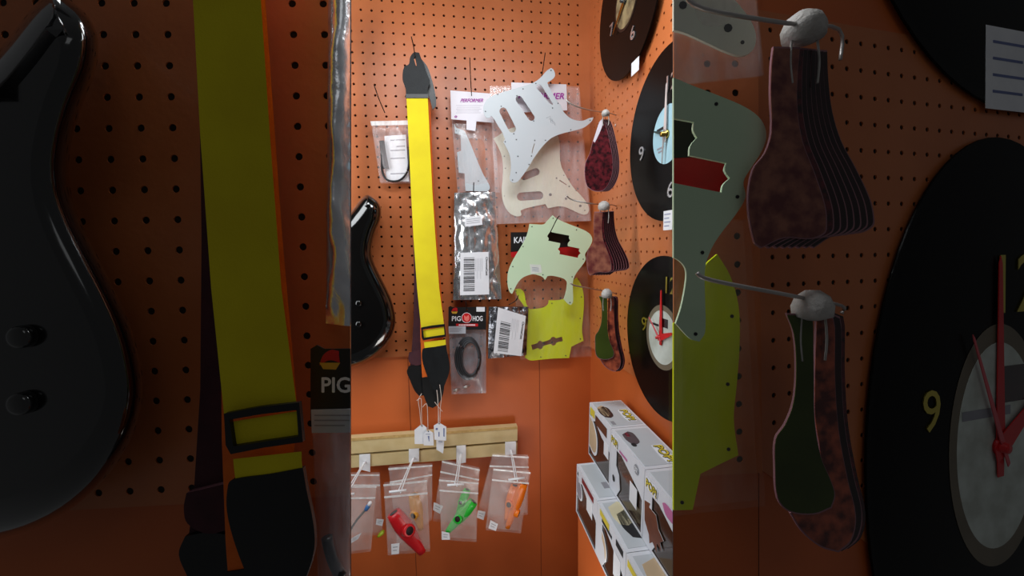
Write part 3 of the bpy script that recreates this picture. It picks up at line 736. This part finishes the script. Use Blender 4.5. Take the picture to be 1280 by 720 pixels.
# small cable bag left of the strap
mb = MB(); quad(mb, WB, T(438, 120, 6, (255, 300), (415, 290), (440, 640), (270, 640)), .020, .001, PAPER)
for y in (328, 375, 405, 465, 580): quad(mb, WB, T(438, 120, 6, (300 if y != 375 else 345, y), (410, y-4), (411, y+4), (300 if y != 375 else 345, y+8)), .0204, .0003, GREYINK)
tag(mb.build('paper_insert'), 'printed white paper insert inside small clear bag left of strap', 'paper')
mb = MB(); tube(mb, bez([WB.pt(438+a/6, 120+b/6, .026) for a, b in ((232, 430), (235, 480), (238, 560), (265, 620), (320, 640), (380, 625), (425, 570), (438, 500), (436, 400))], 6), .0026, BLACK)
prism(mb, WB, T(438, 120, 6, (215, 335), (252, 332), (262, 400), (275, 470), (290, 545), (240, 545), (232, 480)), .028, .006, BLACK, curve=False)
tag(mb.build('cable'), 'short black looped cable in the small clear bag', 'cable')
mb = MB(); pillow(mb, WB, [(463.5, 152), (512, 150.5), (514, 228), (475, 228)], .022, .010, .0025, CLEAR, 16, 22, 1.3, 55, .018)
o = tag(mb.build('zip_bag'), 'small clear zip bag with black cable, left of the yellow strap', 'bag')
mb = MB(); quad(mb, WB, [(463, 151.5), (511, 150.5), (511, 156), (464, 157)], .0335, .0006, ZIP); mb.build('zip_strip', o)

# pouch with triangular guard
t = empty('pouch', WB.pt(563, 113, .02), 'clear pouch with white PERFORMER header card, right of the yellow strap', 'pouch')
mb = MB(); HC = [(563, 113), (613.5, 117), (617.5, 153.5), (564, 149)]
quad(mb, WB, HC, .026, .001, CARD); hc = mb.build('header_card', t)
mb = MB(); text(mb, WB, 'PERFORMER', 575.5, 127.6, 28, 4.2, .0266, PURPLE, 0, .35, .12); mb.build('lettering', hc); mb = MB(); text(mb, WB, 'o', 568, 147, 3, 2.4, .0266, PURPLE, 0, .2, .2); mb.build('logo', hc)
mb = MB()
for k in range(5): quad(mb, WB, rect(570+k % 2, 131.5+2.3*k, 603-(k*3) % 5, 132.0+2.3*k), .0264, .0002, mat('faint_ink', (206, 200, 210), .7))
mb.build('small_print', hc)
mb = MB(); quad(mb, WB, [(583.2, 150), (595.6, 151), (594.2, 163.8), (583, 162)], .0275, .0006, CARD); mb.build('hang_tab', t)
mb = MB(); pillow(mb, WB, [(564.5, 148.5), (617.5, 152.5), (625, 240.5), (572, 240)], .012, .010, .0014, CLEAR, 16, 24, 9.1, 40, .010); mb.build('bag', t)
mb = MB(); prism(mb, WB, T(556, 80, 6, (70, 445), (88, 478), (140, 497), (170, 545), (240, 715), (290, 830), (325, 890), (338, 930), (322, 957), (155, 952), (148, 820), (105, 815), (92, 662), (122, 650), (118, 530), (76, 520)), .016, .002, WHITEP, dots=[(556+252/6, 180+277/6), (556+86/6, 80+500/6, .6)], dm=INK)
tag(mb.build('pickguard'), 'white long triangular guard inside the PERFORMER pouch', 'pickguard')

# large bag: header card, cream guard, and the white guard in front
t = empty('pouch', WB.pt(640, 104, .02), 'large clear bag with PERFORMER header, around the cream pickguard', 'pouch')
mb = MB(); quad(mb, WB, [(639, 103), (708, 105.5), (709, 138), (640, 141)], .054, .001, CARD); hc = mb.build('header_card', t)
mb = MB(); text(mb, WB, 'PERFORMER', 648, 123, 57, 7.6, .0546, PURPLE, -1, .22, .3); mb.build('lettering', hc)
mb = MB(); pillow(mb, WB, [(612.5, 107.5), (724, 108), (739, 276), (621, 280)], .040, .008, .0018, CLEAR, 26, 30, 5.5, 30, .010); mb.build('bag', t)
cream_guard(WB, 'cream pickguard in the large clear bag behind the white one')
WP = T(556, 80, 6, (797, 30), (815, 42), (827, 85), (812, 110), (768, 140), (778, 165), (800, 205), (850, 290), (868, 305), (880, 340), (905, 375), (940, 405), (990, 424), (1040, 424), (1085, 405), (1114, 401), (1105, 425), (1080, 450), (1040, 478), (980, 497), (900, 516), (840, 535), (790, 562), (740, 610), (700, 660), (660, 718), (630, 770), (600, 815), (570, 855), (545, 882), (515, 890), (492, 876), (487, 855), (495, 800), (495, 730), (485, 675), (462, 625), (440, 585), (452, 562), (430, 510), (400, 462), (370, 412), (348, 388), (335, 405), (315, 405), (300, 385), (289, 350), (292, 310), (310, 275), (345, 245), (400, 222), (470, 200), (540, 180), (600, 162), (650, 146), (690, 125), (730, 90), (765, 50))
WH = [slot(556+472/6, 80+420/6, 34, 4.8, 63), slot(556+603/6, 80+332/6, 36, 4.2, 56), T(556, 80, 6, (684, 180), (690, 162), (708, 152), (728, 166), (775, 238), (812, 298), (806, 306), (785, 292), (755, 262), (720, 215)), T(556, 80, 6, (652, 668), (656, 640), (671, 596), (676, 597), (662, 645), (658, 670))]
mb = MB(); prism(mb, WB, WP, .078, .0025, WHITEP, WH, dots=[(556+a/6, 80+b/6) for a, b in ((397, 228), (305, 355), (587, 187), (683, 145), (797, 48), (850, 295), (808, 330), (1090, 422), (945, 493), (755, 572), (675, 573), (650, 690), (423, 317), (541, 238), (667, 427), (517, 523), (453, 583), (632, 753), (508, 870), (535, 815), (548, 692), (537, 567))], dm=INK)
o = tag(mb.build('pickguard'), 'large white three-slot pickguard hung in front of the cream one', 'pickguard')
mb = MB()
for k in range(3): tube(mb, [WB.pt(556+(760+18*k)/6, 80+(405+8*k)/6, .0783), WB.pt(556+(790+16*k)/6, 80+(392+22*k)/6, .0783), WB.pt(556+(795+16*k)/6, 80+(440+10*k)/6, .0783)], .0003, GREYINK, 4)
mb.build('pencil_mark', o)

# silver foil bag and dark packet
def foil_pack(Q, LQ, d, m, label, cat, seed, chroma, ln):
    mb = MB(); pillow(mb, WB, Q, d, .012, .0055, m, 34, 64, seed, 62, .004)
    o = tag(mb.build('foil_bag'), label, cat)
    mb = MB(); quad(mb, WB, LQ, d+.020, .0008, PAPER); bl = mb.build('barcode_label', o)
    mb = MB(); barcode(mb, WB, LQ, *chroma, d+.0205)
    for k in range(5): on_quad(mb, WB, LQ, .54+.055*k, .15, .545+.055*k, .45+.09*((k*2) % 4), d+.0205, GREYINK)
    mb.build('barcode', bl)
    mb = MB(); x, y = in_quad(LQ, .90, ln[0]); text(mb, WB, 'ChromaCast', x, y, ln[1], 2.4, d+.0206, INK, ln[2], 0, .08); mb.build('lettering', bl)
    return o
o = foil_pack([(568, 241), (619, 240), (627, 374), (566.5, 375)], [(575.5, 316), (610.7, 314.8), (611.5, 368), (575, 369)], .022, FOIL, 'long silver foil bag with a barcode label, below the triangular guard', 'bag', 11.3, (.12, .5, .12, .92), (.12, 23, -90))
mb = MB(); quad(mb, WB, [(581, 271.5), (602, 269), (603, 281), (581.5, 283.3)], .043, .0006, PAPER)
for k in range(3): quad(mb, WB, [(583, 274.4+2.4*k), (600, 272.3+2.4*k), (600, 272.8+2.4*k), (583, 274.9+2.4*k)], .0434, .0002, GREYINK)
mb.build('price_sticker', o)
foil_pack(T(606, 340, 6, (30, 262), (328, 262), (312, 622), (25, 650)), T(606, 340, 6, (100, 265), (308, 330), (275, 631), (65, 606)), .026, DFOIL, 'dark crumpled packet with a tilted barcode label over the neon pickguard', 'bag', 4.4, (.14, .5, .28, .95), (.16, 22, -98))

# black and red card behind mint guard, mint guard, neon guard
mb = MB(); quad(mb, WB, T(626, 264, 6, (75, 158), (560, 152), (560, 262), (75, 306)), .030, .002, BLACKC)
o = tag(mb.build('hang_card'), 'black and red hang card reading KAIS behind the mint pickguard', 'card')
mb = MB(); quad(mb, WB, T(626, 264, 6, (75, 304), (612, 255), (612, 352), (78, 345)), .0295, .002, REDC); mb.build('red_band', o)
mb = MB(); text(mb, WB, 'KAIS', 626+100/6, 264+240/6, 17, 7.4, .0304, PAPER, 3, .05, .22); mb.build('lettering', o)
mint_guard(WB, 'mint green pickguard with black and red showing through its slot')
neon_guard(WB, 'neon yellow pickguard with one slot below the mint one', 'clear plastic bag around the neon yellow pickguard on the lit pegboard')
cable_pack(WB, 'black card package reading PIG HOG with a coiled cable in its clear pouch')
mb = MB()
for i in range(4):
    P = [WB.pt(585+(15.5-1.5*i)*math.cos(a)+i, 448+(29-2*i)*math.sin(a)*.9, .026+.003*i) for a in [k*math.pi/16 for k in range(33)]]
    tube(mb, P, .0032, mat('grey_cable', (52, 54, 58), .5))
tag(mb.build('coiled_cable'), 'coiled dark cable inside the PIG HOG pouch', 'cable')
for k, (x, y) in enumerate(((570.5, 487.5), (583, 483.5))):
    mb = MB(); lathe(mb, WB.pt(x-4, y+1, .034), WB.u+WB.v*.25, [(0, .003), (.006, .0042), (.012, .0042), (.0125, .003), (.019, .003)], STEEL, 12); tag(mb.build('plug'), ['left', 'right'][k]+' silver cable plug at the bottom of the PIG HOG pouch', 'plug')

# price tags on strings below the straps
def price_tag(P, hole, strs, d, label, lines):
    mb = MB(); quad(mb, WB, P, d, .0006, PAPER); o = tag(mb.build('price_tag'), label, 'price tag', 'price tags under the straps')
    mb = MB(); prism(mb, WB, ring(hole[0], hole[1], .7), d+.0004, .0003, INK, curve=False); mb.build('eyelet', o)
    mb = MB()
    for s in strs: tube(mb, bez([WB.pt(x, y, d+.0006) for x, y in s], 4), .0008, STRING, 6)
    mb.build('string', o)
    mb = MB()
    for Q in lines: quad(mb, WB, Q, d+.0004, .0002, BLUEINK)
    if lines: mb.build('handwriting', o)
q = lambda *p: T(438, 480, 6, *p)
price_tag(q((536, 300), (572, 326), (582, 450), (482, 450), (480, 345)), q((538, 316))[0], [q((530, 316), (520, 200), (510, 120), (535, 72)), q((536, 316), (533, 200), (530, 110), (497, 125))], .060, 'left white price tag of the pair under the straps', [])
price_tag(q((588, 346), (622, 366), (625, 462), (550, 460), (546, 380)), q((585, 356))[0], [q((582, 352), (580, 250), (573, 150), (540, 175))], .066, 'white price tag overlapping the leftmost tag', [q((565, 375), (600, 375), (600, 378), (565, 378)), q((580, 390), (592, 390), (592, 430), (588, 430))])
price_tag(q((645, 405), (705, 415), (695, 522), (645, 492)), q((668, 418))[0], [q((660, 415), (665, 300), (655, 120), (648, 50))], .066, 'lowest white price tag hanging behind the right-hand one', [q((660, 430), (690, 432), (690, 436), (660, 434))])
price_tag(q((665, 289), (720, 322), (718, 425), (630, 418), (625, 312)), q((667, 298))[0], [q((658, 298), (660, 200), (655, 100), (648, 45)), q((672, 298), (675, 180), (682, 100), (670, 5)), q((690, 206), (660, 170), (632, 135))], .073, 'right white price tag of the group, hanging by two strings', [q((640, 330), (655, 330), (655, 345), (640, 345)), q((697, 330), (706, 332), (706, 395), (697, 393)), q((660, 360), (668, 360), (668, 395), (660, 395))])

# ================================================================== slat rail with bags
t = empty('slat_rail', WB.pt(540, 570, 0), 'cream slotted wooden rail on the orange wall under the straps', 'rail')
mb = MB(); A = [(425, 549), (647, 533.3), (646.6, 551), (425, 568.5)]
quad(mb, WB, A, .030, .023, MDF); mb.build('upper_slat', t)
mb = MB(); quad(mb, WB, [(425, 549), (647, 533.3), (647, 536), (425, 552.5)], .0312, .0012, RAW); mb.build('raw_edge', t)
mb = MB(); quad(mb, WB, [(425, 571.5), (646.6, 553.8), (646.3, 568), (425, 586)], .030, .023, MDF); mb.build('lower_slat', t)
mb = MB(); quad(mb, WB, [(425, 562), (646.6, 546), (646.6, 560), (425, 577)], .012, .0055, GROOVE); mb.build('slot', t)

BAGG = 'zip bags on the rail hooks'
def slat_hook(plate, base, mid, tip, tbar, label):
    t = empty('slat_hook', WB.pt(*base, .032), label, 'hook', 'white hooks on the slat rail')
    mb = MB(); quad(mb, WB, plate, .034, .0025, WWIRE); mb.build('plate', t, bevel=.0005)
    for s in (-1.0, 1.6):
        mb = MB(); tube(mb, bez([WB.pt(base[0]+s*.4, base[1], .034), WB.pt(mid[0]+s*.8, mid[1], .10), WB.pt(tip[0]+s, tip[1]+.8*s, .165)], 6), .0016, WWIRE, 8); mb.build('prong', t)
    mb = MB(); tube(mb, [WB.pt(tbar[0], tbar[1], .163), WB.pt(tbar[2], tbar[3], .163)], .0028, WWIRE, 8); mb.build('price_bar', t)
slat_hook(T(438, 480, 6, (66, 532), (148, 526), (148, 660), (66, 640)), (456, 577), (446, 594), (432, 618), (421, 620, 443, 617), 'white slat hook at the left end of the rail')
slat_hook(T(438, 480, 6, (438, 490), (515, 485), (515, 580), (438, 588)), (517, 572), (509, 590), (499, 615), (486.5, 615, 508, 612.5), 'white slat hook holding the red kazoo bag')
slat_hook(T(438, 480, 6, (795, 466), (866, 460), (866, 590), (795, 600)), (576.5, 567), (573.5, 583), (569.5, 606.5), (559, 606.5, 580, 605), 'white slat hook holding the green kazoo bag')
slat_hook([(631.5, 553), (645, 552), (645, 568), (631.5, 569)], (638.5, 562.5), (641.5, 579), (645.3, 600), (635.5, 599.8, 656, 597), 'white slat hook at the right end of the rail')
def zip_bag(Q, d, seed, label, sticker, bul=.015):
    mb = MB(); pillow(mb, WB, Q, d, bul, .0018, CLEARK, 16, 22, seed, 45, .010)
    o = tag(mb.build('zip_bag'), label, 'bag', BAGG)
    for k in (0., .17):
        z = [in_quad(Q, -.005, k), in_quad(Q, 1.005, k), in_quad(Q, 1.005, k+.025), in_quad(Q, -.005, k+.025)]
        mb = MB(); quad(mb, WB, z, d+bul*.45+.004, .001, ZIP); mb.build('zip_strip', o)
    for s in sticker:
        mb = MB(); quad(mb, WB, s, d+bul*.6+.003, .0005, PAPER); quad(mb, WB, [in_quad(s, .2, .3), in_quad(s, .8, .3), in_quad(s, .8, .36), in_quad(s, .2, .36)], d+bul*.6+.0034, .0002, GREYINK)
        quad(mb, WB, [in_quad(s, .2, .6), in_quad(s, .7, .6), in_quad(s, .7, .66), in_quad(s, .2, .66)], d+bul*.6+.0034, .0002, GREYINK); mb.build('price_sticker', o)
    return o
c1 = lambda *p: T(438, 560, 5.142, *p); c2 = lambda *p: T(548, 550, 5.142, *p)
zip_bag(c1((-90, 170), (185, 170), (205, 560), (-60, 560)), .075, 1.1, 'clear zip bag with lime bits behind the leftmost bag', [c1((168, 455), (215, 460), (205, 502), (163, 492))])
zip_bag(c1((-110, 245), (165, 245), (130, 665), (-60, 690)), .105, 2.7, 'leftmost clear zip bag holding a slim blue and black stick', [c1((0, 585), (72, 545), (50, 585), (0, 615))])
zip_bag(c1((245, 130), (525, 110), (525, 460), (300, 640)), .075, 3.3, 'clear zip bag of amber kazoos behind the red one', [])
zip_bag(c1((213, 235), (490, 208), (512, 665), (240, 690)), .110, 4.9, 'clear zip bag with a red kazoo', [c1((262, 618), (315, 612), (312, 680), (264, 685))])
zip_bag(c2((25, 135), (265, 190), (240, 560), (-35, 520)), .075, 5.2, 'clear zip bag behind the green kazoo bag', [T(548, 550, 5.142, (-30, 400), (30, 425), (10, 475), (-35, 450))])
zip_bag(c2((5, 255), (258, 275), (245, 655), (18, 640)), .110, 6.8, 'clear zip bag with a green kazoo', [c2((22, 588), (70, 597), (75, 640), (22, 642))])
zip_bag(c2((350, 95), (580, 108), (575, 480), (245, 500)), .075, 7.4, 'clear zip bag behind the orange kazoo bag', [c2((255, 452), (303, 462), (290, 515), (246, 498))])
zip_bag(c2((355, 185), (592, 208), (530, 600), (305, 580)), .110, 8.1, 'rightmost clear zip bag with an orange kazoo', [c2((335, 515), (383, 540), (370, 585), (322, 568))])
def kazoo(m, p0, p1, d, label, sc=1., tp=.48, turn=(.85, .5)):
    a, b = WB.pt(*p0, d), WB.pt(*p1, d); ax = b-a; L = ax.length; ax.normalize(); side = ax.cross(WB.n).normalized()
    mb = MB(); r = L*.13*sc
    lathe(mb, a, ax, [(0, r*.62), (0, r*.80), (L*.10, r*.92), (L*.30, r*1.05), (L*.48, r*1.02), (L*.70, r*.75), (L*.90, r*.55), (L, r*.46), (L, r*.3)], m, 22, .72, side)
    o = tag(mb.build('kazoo'), label, 'kazoo')
    c = a+ax*L*tp; nn = (WB.n*turn[0]+side*turn[1]).normalized(); mb = MB()
    lathe(mb, c+nn*r*.35, nn, [(0, r*.80), (r*.62, r*.72), (r*.78, r*.72), (r*.78, r*.5)], m, 18); tu = mb.build('turret', o)
    mb = MB(); lathe(mb, c+nn*r*1.145, nn, [(0, r*.46), (.0006, r*.46)], mat('deep_hole', (30, 12, 10), .8), 14); mb.build('turret_hole', tu)
    mb = MB(); lathe(mb, a-ax*.0006, ax, [(0, r*.5), (.0012, r*.5)], mat('deep_hole', (30, 12, 10), .8), 14, .72, side); mb.build('mouth_hole', o)
kazoo(KRED, (492, 641), (528, 691), .113, 'red plastic kazoo in a zip bag', 1.25, .40, (.8, -.6))
kazoo(KAMBER, (517, 618), (526, 662), .107, 'blurry amber kazoo behind the red one', 1.2)
kazoo(KGREEN, (592, 627), (559, 665), .113, 'bright green plastic kazoo in a zip bag', 1.15, .52)
kazoo(KGREEN, (584, 612), (572, 642), .104, 'second green kazoo hazy behind the bright one', 1.2)
kazoo(KORANGE, (654.5, 604), (634, 660), .113, 'orange plastic kazoo in the rightmost zip bag', .85, .62, (.45, -.9))
kazoo(KORANGE, (644, 607), (633, 650), .104, 'hazy orange kazoo behind the front orange one', 1.15)
t = empty('slim_stick', WB.pt(452, 645, .114), 'slim blue and black stick with a white tip in the leftmost bag', 'stick')
mb = MB(); tube(mb, [WB.pt(434, 668, .114), WB.pt(446, 650, .114), WB.pt(458, 636, .114)], .0026, BLACK, 10); mb.build('shaft', t)
mb = MB(); lathe(mb, WB.pt(456.5, 638.5, .115), WB.pt(465, 625.5, .115)-WB.pt(456.5, 638.5, .115), [(0, .002), (.003, .0048), (.012, .0055), (.018, .0045), (.0195, .002)], BLUEP, 14); mb.build('blue_head', t)
mb = MB(); lathe(mb, WB.pt(460.5, 632, .118), WB.pt(465, 625.5, .118)-WB.pt(460.5, 632, .118), [(0, .002), (.002, .0042), (.009, .0046), (.012, .002)], PAPER, 14); mb.build('white_tip', t)
mb = MB(); lathe(mb, WB.pt(472, 671, .082), WB.pt(482, 662, .082)-WB.pt(472, 671, .082), [(0, .003), (.006, .007), (.018, .008), (.022, .003)], KLIME, 12, .6); tag(mb.build('lime_kazoo'), 'lime green plastic bit at the bottom of the leftmost rear bag', 'kazoo')

hang_right(WB, False)

# ================================================================== record clocks on the right wall
def clock(hub, r, label, parts):
    c = WR.pt(*hub, .008); record_clock(WR.at(c), hub, r, 1., label, parts)
def wl(hub, x, y):
    c = WR.pt(*hub, .008); p = WR.pt(x, y, .016)-c; return p.dot(WR.u), p.dot(WR.v)
H1, H2, H3 = (786.5, 2), (839.3, 168), (832.5, 421.5)
R1 = R2 = R3 = .150
n1, n2 = wl(H1, 764.5, 37), wl(H1, 791, 41); s1, s2 = wl(H1, 789, 101), wl(H1, 805, 62)
clock(H1, R1, 'topmost black record clock with a tan label and white sticker', [('ring', .056, BLACK), ('label', .050, LTAN), ('hub', .006, BLACK), ('hand', 'hour_hand', 215, .07, .006, BRASS, .012), ('num', '7', *n1, .018, .024, SILVER), ('num', '6', *n2, .02, .026, SILVER), ('sticker', s1[0], s1[1]+.008, s1[0]+.034, s1[1]+.034, 0)])
n1, n2, n3 = wl(H2, 802, 192), wl(H2, 838.5, 237), wl(H2, 840, 101)
s1 = wl(H2, 829, 288)
clock(H2, R2, 'black record clock with a pale blue label, middle of the right wall', [('label', .050, LBLUE), ('hub', .008, BRASS), ('hand', 'minute_hand', 88, .085, .006, PALEH, .012), ('hand', 'hour_hand', 160, .045, .005, mat('teal_hand', (40, 60, 56), .4), .010), ('hand', 'second_hand', 265, .05, .003, STEEL, .014),
      ('num', '9', *n1, .02, .027, SILVER), ('num', '6', *n2, .02, .027, SILVER), ('num', '12', *n3, .032, .027, SILVER), ('sticker', s1[0], s1[1], s1[0]+.03, s1[1]+.034, 4), ('print', -.036, .012, -.012, .017, INK), ('print', -.034, -.02, -.01, -.017, GREYINK), ('print', -.03, -.026, -.012, -.023, GREYINK)])
n1, n2 = wl(H3, 805.5, 405), wl(H3, 839, 357)
clock(H3, R3, 'black record clock with red hands and gold numerals, lowest on the right wall', [('ring', .060, LRING), ('label', .050, LGREY), ('hub', .005, REDH), ('hand', 'minute_hand', 91, .088, .007, REDH, .010), ('hand', 'hour_hand', 20, .045, .009, REDH, .012), ('hand', 'second_hand', 140, .05, .003, PINKH, .014),
      ('num', '9', *n1, .02, .028, GOLD), ('num', '12', *n2, .034, .030, GOLD), ('print', -.044, .018, -.012, .022, INK), ('print', -.01, .02, .02, .036, DEEP)])

# ================================================================== stacked window boxes by the right wall
ER = -ray(556, 283).normalized()
def along(P0, px, py):
    r = ray(px, py); w0 = P0; a, b, c = ER.dot(ER), ER.dot(r), r.dot(r); d_, e = ER.dot(w0), r.dot(w0)
    return (b*e-c*d_)/(a*c-b*b)
def start(px, py, yy): r = ray(px, py); return r*(yy/r.y)
class LF(Frame):
    def pt(s, a, b, d=0.): return s.L(a, -b, d)
def window_box(P0, L, h, wd, label, spec):
    nx = ER.cross(Z).normalized()           # outward of the windowed side
    vz = nx.cross(ER).normalized()
    Fr = LF(P0, ER, vz); To = LF(P0, ER, -nx)
    L -= .0012
    mb = MB(); W = spec['win']
    win = [(a*L, b*h) for a, b in W]
    prism(mb, Fr, rect(0, 0, L, h), 0, .0012, BOXW, [win], curve=False)
    vs = [Fr.L(a, -b, d) for d in (-.0012, -wd) for a, b in rect(0, 0, L, h)]
    mb.add(vs, [[0, 4, 5, 1], [1, 5, 6, 2], [2, 6, 7, 3], [3, 7, 4, 0], [4, 5, 6, 7]], BOXW)
    o = tag(mb.build('window_box'), label, 'box', 'boxes stacked by the right wall')
    mb = MB(); quad(mb, To, [(L*.06, -wd*.94), (L*.94, -wd*.94), (L*.94, -wd*.06), (L*.06, -wd*.06)], .0005, .0004, BOXG); mb.build('top_panel', o)
    mb = MB(); prism(mb, Fr, [(a*L, b*h) for a, b in rect(.02, .02, .98, .98)], -.0022, .001, WIN, curve=False); mb.build('window', o)
    for (fc, kind, a, b, w_, h_, m_) in spec.get('art', ()):
        F_ = Fr if fc == 'f' else To
        sy = h if fc == 'f' else -wd
        x0, y0 = a*L, (b*h if fc == 'f' else -(1-b)*wd); ww, hh = (0 if kind == 'text' else w_*L), h_*(h if fc == 'f' else wd)
        mb = MB()
        if kind == 'pop':
            P = [(x0-ww*.04, y0+hh*.15), (x0+ww*.1, y0-hh*.02), (x0+ww*.5, y0+hh*.08), (x0+ww*.9, y0-hh*.02), (x0+ww*1.05, y0+hh*.2), (x0+ww, y0+hh*.9), (x0+ww*.6, y0+hh*1.02), (x0, y0+hh*.95)]
            prism(mb, F_, P, .0010, .0005, PAPER); lb = mb.build('logo_badge', o); mb = MB(); text(mb, F_, 'POP!', x0+ww*.06, y0+hh*.82, ww*.9, hh*.66, .0014, INK, 0, 0, ww*.035); text(mb, F_, 'POP!', x0+ww*.06, y0+hh*.82, ww*.9, hh*.66, .0018, LOGOY, 0, 0, ww*.012); mb.build('lettering', lb)
        elif kind == 'blob':
            P = [(x0+ww*p, y0+hh*q_) for p, q_ in ((0, .3), (.15, .02), (.5, 0), (.85, .1), (1, .45), (.92, .85), (.6, 1), (.2, .95))]
            prism(mb, F_, P, .0009, .0004, m_); mb.build('printed_patch', o)
        elif kind == 'jag':
            P = [(x0+ww*p, y0+hh*q_) for p, q_ in ((0, .1), (.3, .0), (.25, .12), (.6, .1), (.75, .35), (1, .45), (.85, .6), (.95, .75), (.7, .72), (.72, .95), (.5, .85), (.35, 1), (.3, .8), (.05, .6))]
            prism(mb, F_, [(p*1.0, q_) for p, q_ in P], .0004, .0006, m_, em=PAPER, curve=False); mb.build('printed_patch', o)
        elif kind == 'sil':
            P = [(x0+ww*p, y0+hh*q_) for p, q_ in ((0, 0), (.35, .05), (.7, .2), (.95, .42), (1, .7), (.9, .9), (.6, 1), (0, .9))]
            prism(mb, F_, [(p, q_) for p, q_ in P], -.0006, .0006, PAPER); prism(mb, F_, [(x0+(p-x0)*.9, y0+hh*.05+(q_-y0)*.88) for p, q_ in P], -.0002, .0006, m_); mb.build('printed_patch', o)
        elif kind == 'rect': quad(mb, F_, rect(x0, y0, x0+ww, y0+hh), .0008, .0004, m_); mb.build('sticker' if m_ is PAPER else 'printed_panel', o)
        elif kind == 'text': text(mb, F_, w_[0], x0, y0, w_[1]*L, h_*(h if fc == 'f' else wd), .0012, m_); mb.build('lettering', o)
        elif kind == 'num':
            r_ = hh*.5; prism(mb, F_, ring(x0, y0, r_, r_, 18), .0010, .0005, mat('grey_disc', (150, 152, 160), .5), curve=False); text(mb, F_, '37', x0-r_*.6, y0+r_*.5, r_*1.2, r_, .0014, PAPER, 0, 0, r_*.06); mb.build('number_badge', o)
    return o
WN1 = [(.02, .10), (.10, .12), (.12, .30), (.30, .22), (.62, .36), (.92, .40), (.97, .44), (.97, .98), (.02, .98)]
WN2 = [(.20, .24), (.36, .23), (.88, .42), (.96, .48), (.96, .97), (.24, .97), (.34, .80), (.30, .6), (.20, .5)]
A0 = start(737, 503, .887); D0 = start(721, 580, .859)
LA = along(A0, 764, 536); LB_ = along(A0, 806, 588)-LA
LD = along(D0, 747.6, 626); LE = along(D0, 782.6, 692)-LD
xd = lambda P: max(.05, XW-.004-P.x)
hA = A0.z-D0.z-.001 - (ER.z*0); hD = .1157
dz = 0
hA = abs((A0-D0).dot(ER.cross(Z).normalized().cross(ER).normalized()))-.0015
wd_a = max(.045, XW-.012-A0.x); wd_d = max(.06, XW-.012-D0.x)
window_box(D0, LD, hD, wd_d, 'white window box lowest and farthest back, sticking out left under the rest',
           {'win': WN1, 'art': [('t', 'blob', .34, .1, .5, .5, mat('pale_window', (170, 178, 190), .15)), ('t', 'rect', .58, .66, .16, .10, GREYINK), ('f', 'rect', .30, .07, .55, .10, mat('red_panel', (130, 30, 34), .5)), ('f', 'rect', .55, .22, .26, .30, PAPER), ('f', 'sil', .0, .2, .3, .42, mat('grey_print', (150, 148, 158), .5))]})
window_box(D0+ER*LD, LE, hD, wd_d, 'white window box in the lower row with a black patch on top',
           {'win': WN2, 'art': [('t', 'blob', .20, .42, .62, .42, INK), ('t', 'blob', .06, .60, .50, .30, mat('cream_patch', (226, 216, 180), .5)), ('f', 'rect', .12, .04, .34, .10, LOGOY), ('f', 'rect', .20, .15, .36, .05, INK), ('f', 'rect', .70, .06, .22, .10, INK), ('f', 'rect', .64, .30, .22, .4, PAPER), ('f', 'sil', .12, .35, .26, .5, TAN)]})
window_box(D0+ER*(LD+LE), LE, hD, wd_d, 'white window box at the bottom edge, nearest in the lower row',
           {'win': WN2, 'art': [('t', 'blob', .10, .45, .5, .45, TAN), ('f', 'rect', .05, .05, .3, .1, LOGOY), ('f', 'rect', .5, .1, .3, .1, INK)]})
window_box(A0, LA, hA, wd_a, 'white window box at the back of the upper row, a tan patch on its top',
           {'win': WN1, 'art': [('t', 'blob', .22, .62, .44, .34, mat('dark_patch', (58, 38, 40), .5)), ('t', 'blob', .18, .68, .42, .26, TAN), ('t', 'pop', .40, .10, .42, .30, None), ('t', 'rect', .78, .78, .12, .10, GREYINK), ('f', 'rect', .06, .05, .22, .14, LOGOY), ('f', 'rect', .32, .09, .52, .16, mat('brown_panel', (96, 50, 32), .5)), ('f', 'sil', .0, .22, .42, .66, TAN), ('f', 'rect', .74, .34, .2, .24, PAPER)]})
window_box(A0+ER*LA, LB_, hA, wd_a, 'white window box in the middle of the upper row, grey patch on top',
           {'win': WN2, 'art': [('t', 'blob', .12, .55, .34, .32, mat('grey_patch', (92, 82, 88), .5)), ('t', 'blob', .14, .66, .12, .13, mat('rose_patch', (190, 60, 84), .5)), ('t', 'blob', .42, .72, .09, .12, INK), ('t', 'pop', .52, .10, .40, .30, None), ('f', 'pop', .03, .05, .22, .17, None), ('f', 'rect', .30, .17, .24, .035, PINKP), ('f', 'num', .80, .14, .1, .14, None), ('f', 'rect', .64, .42, .2, .3, PAPER), ('f', 'blob', .10, .70, .08, .1, INK)]})
window_box(A0+ER*(LA+LB_), LB_*.93, hA, wd_a, 'white window box at the right photo edge, nearest in the upper row',
           {'win': WN2, 'art': [('t', 'jag', .20, .40, .5, .5, BROWNP), ('f', 'pop', .04, .05, .28, .16, None), ('f', 'blob', .44, .10, .4, .14, PINKP), ('f', 'jag', .02, .36, .48, .55, BROWNP)]})
# painted ledge the boxes stand on
P = D0-Z*(hD+.001); nx = ER.cross(Z).normalized()
mb = MB(); q0 = P-nx*.003; box(mb, q0-Z*.5, ER*.62, -nx*(wd_d-.002), Z*.5+V((0, 0, 0)), ORANGE2)
struct(mb.build('trim_2'))
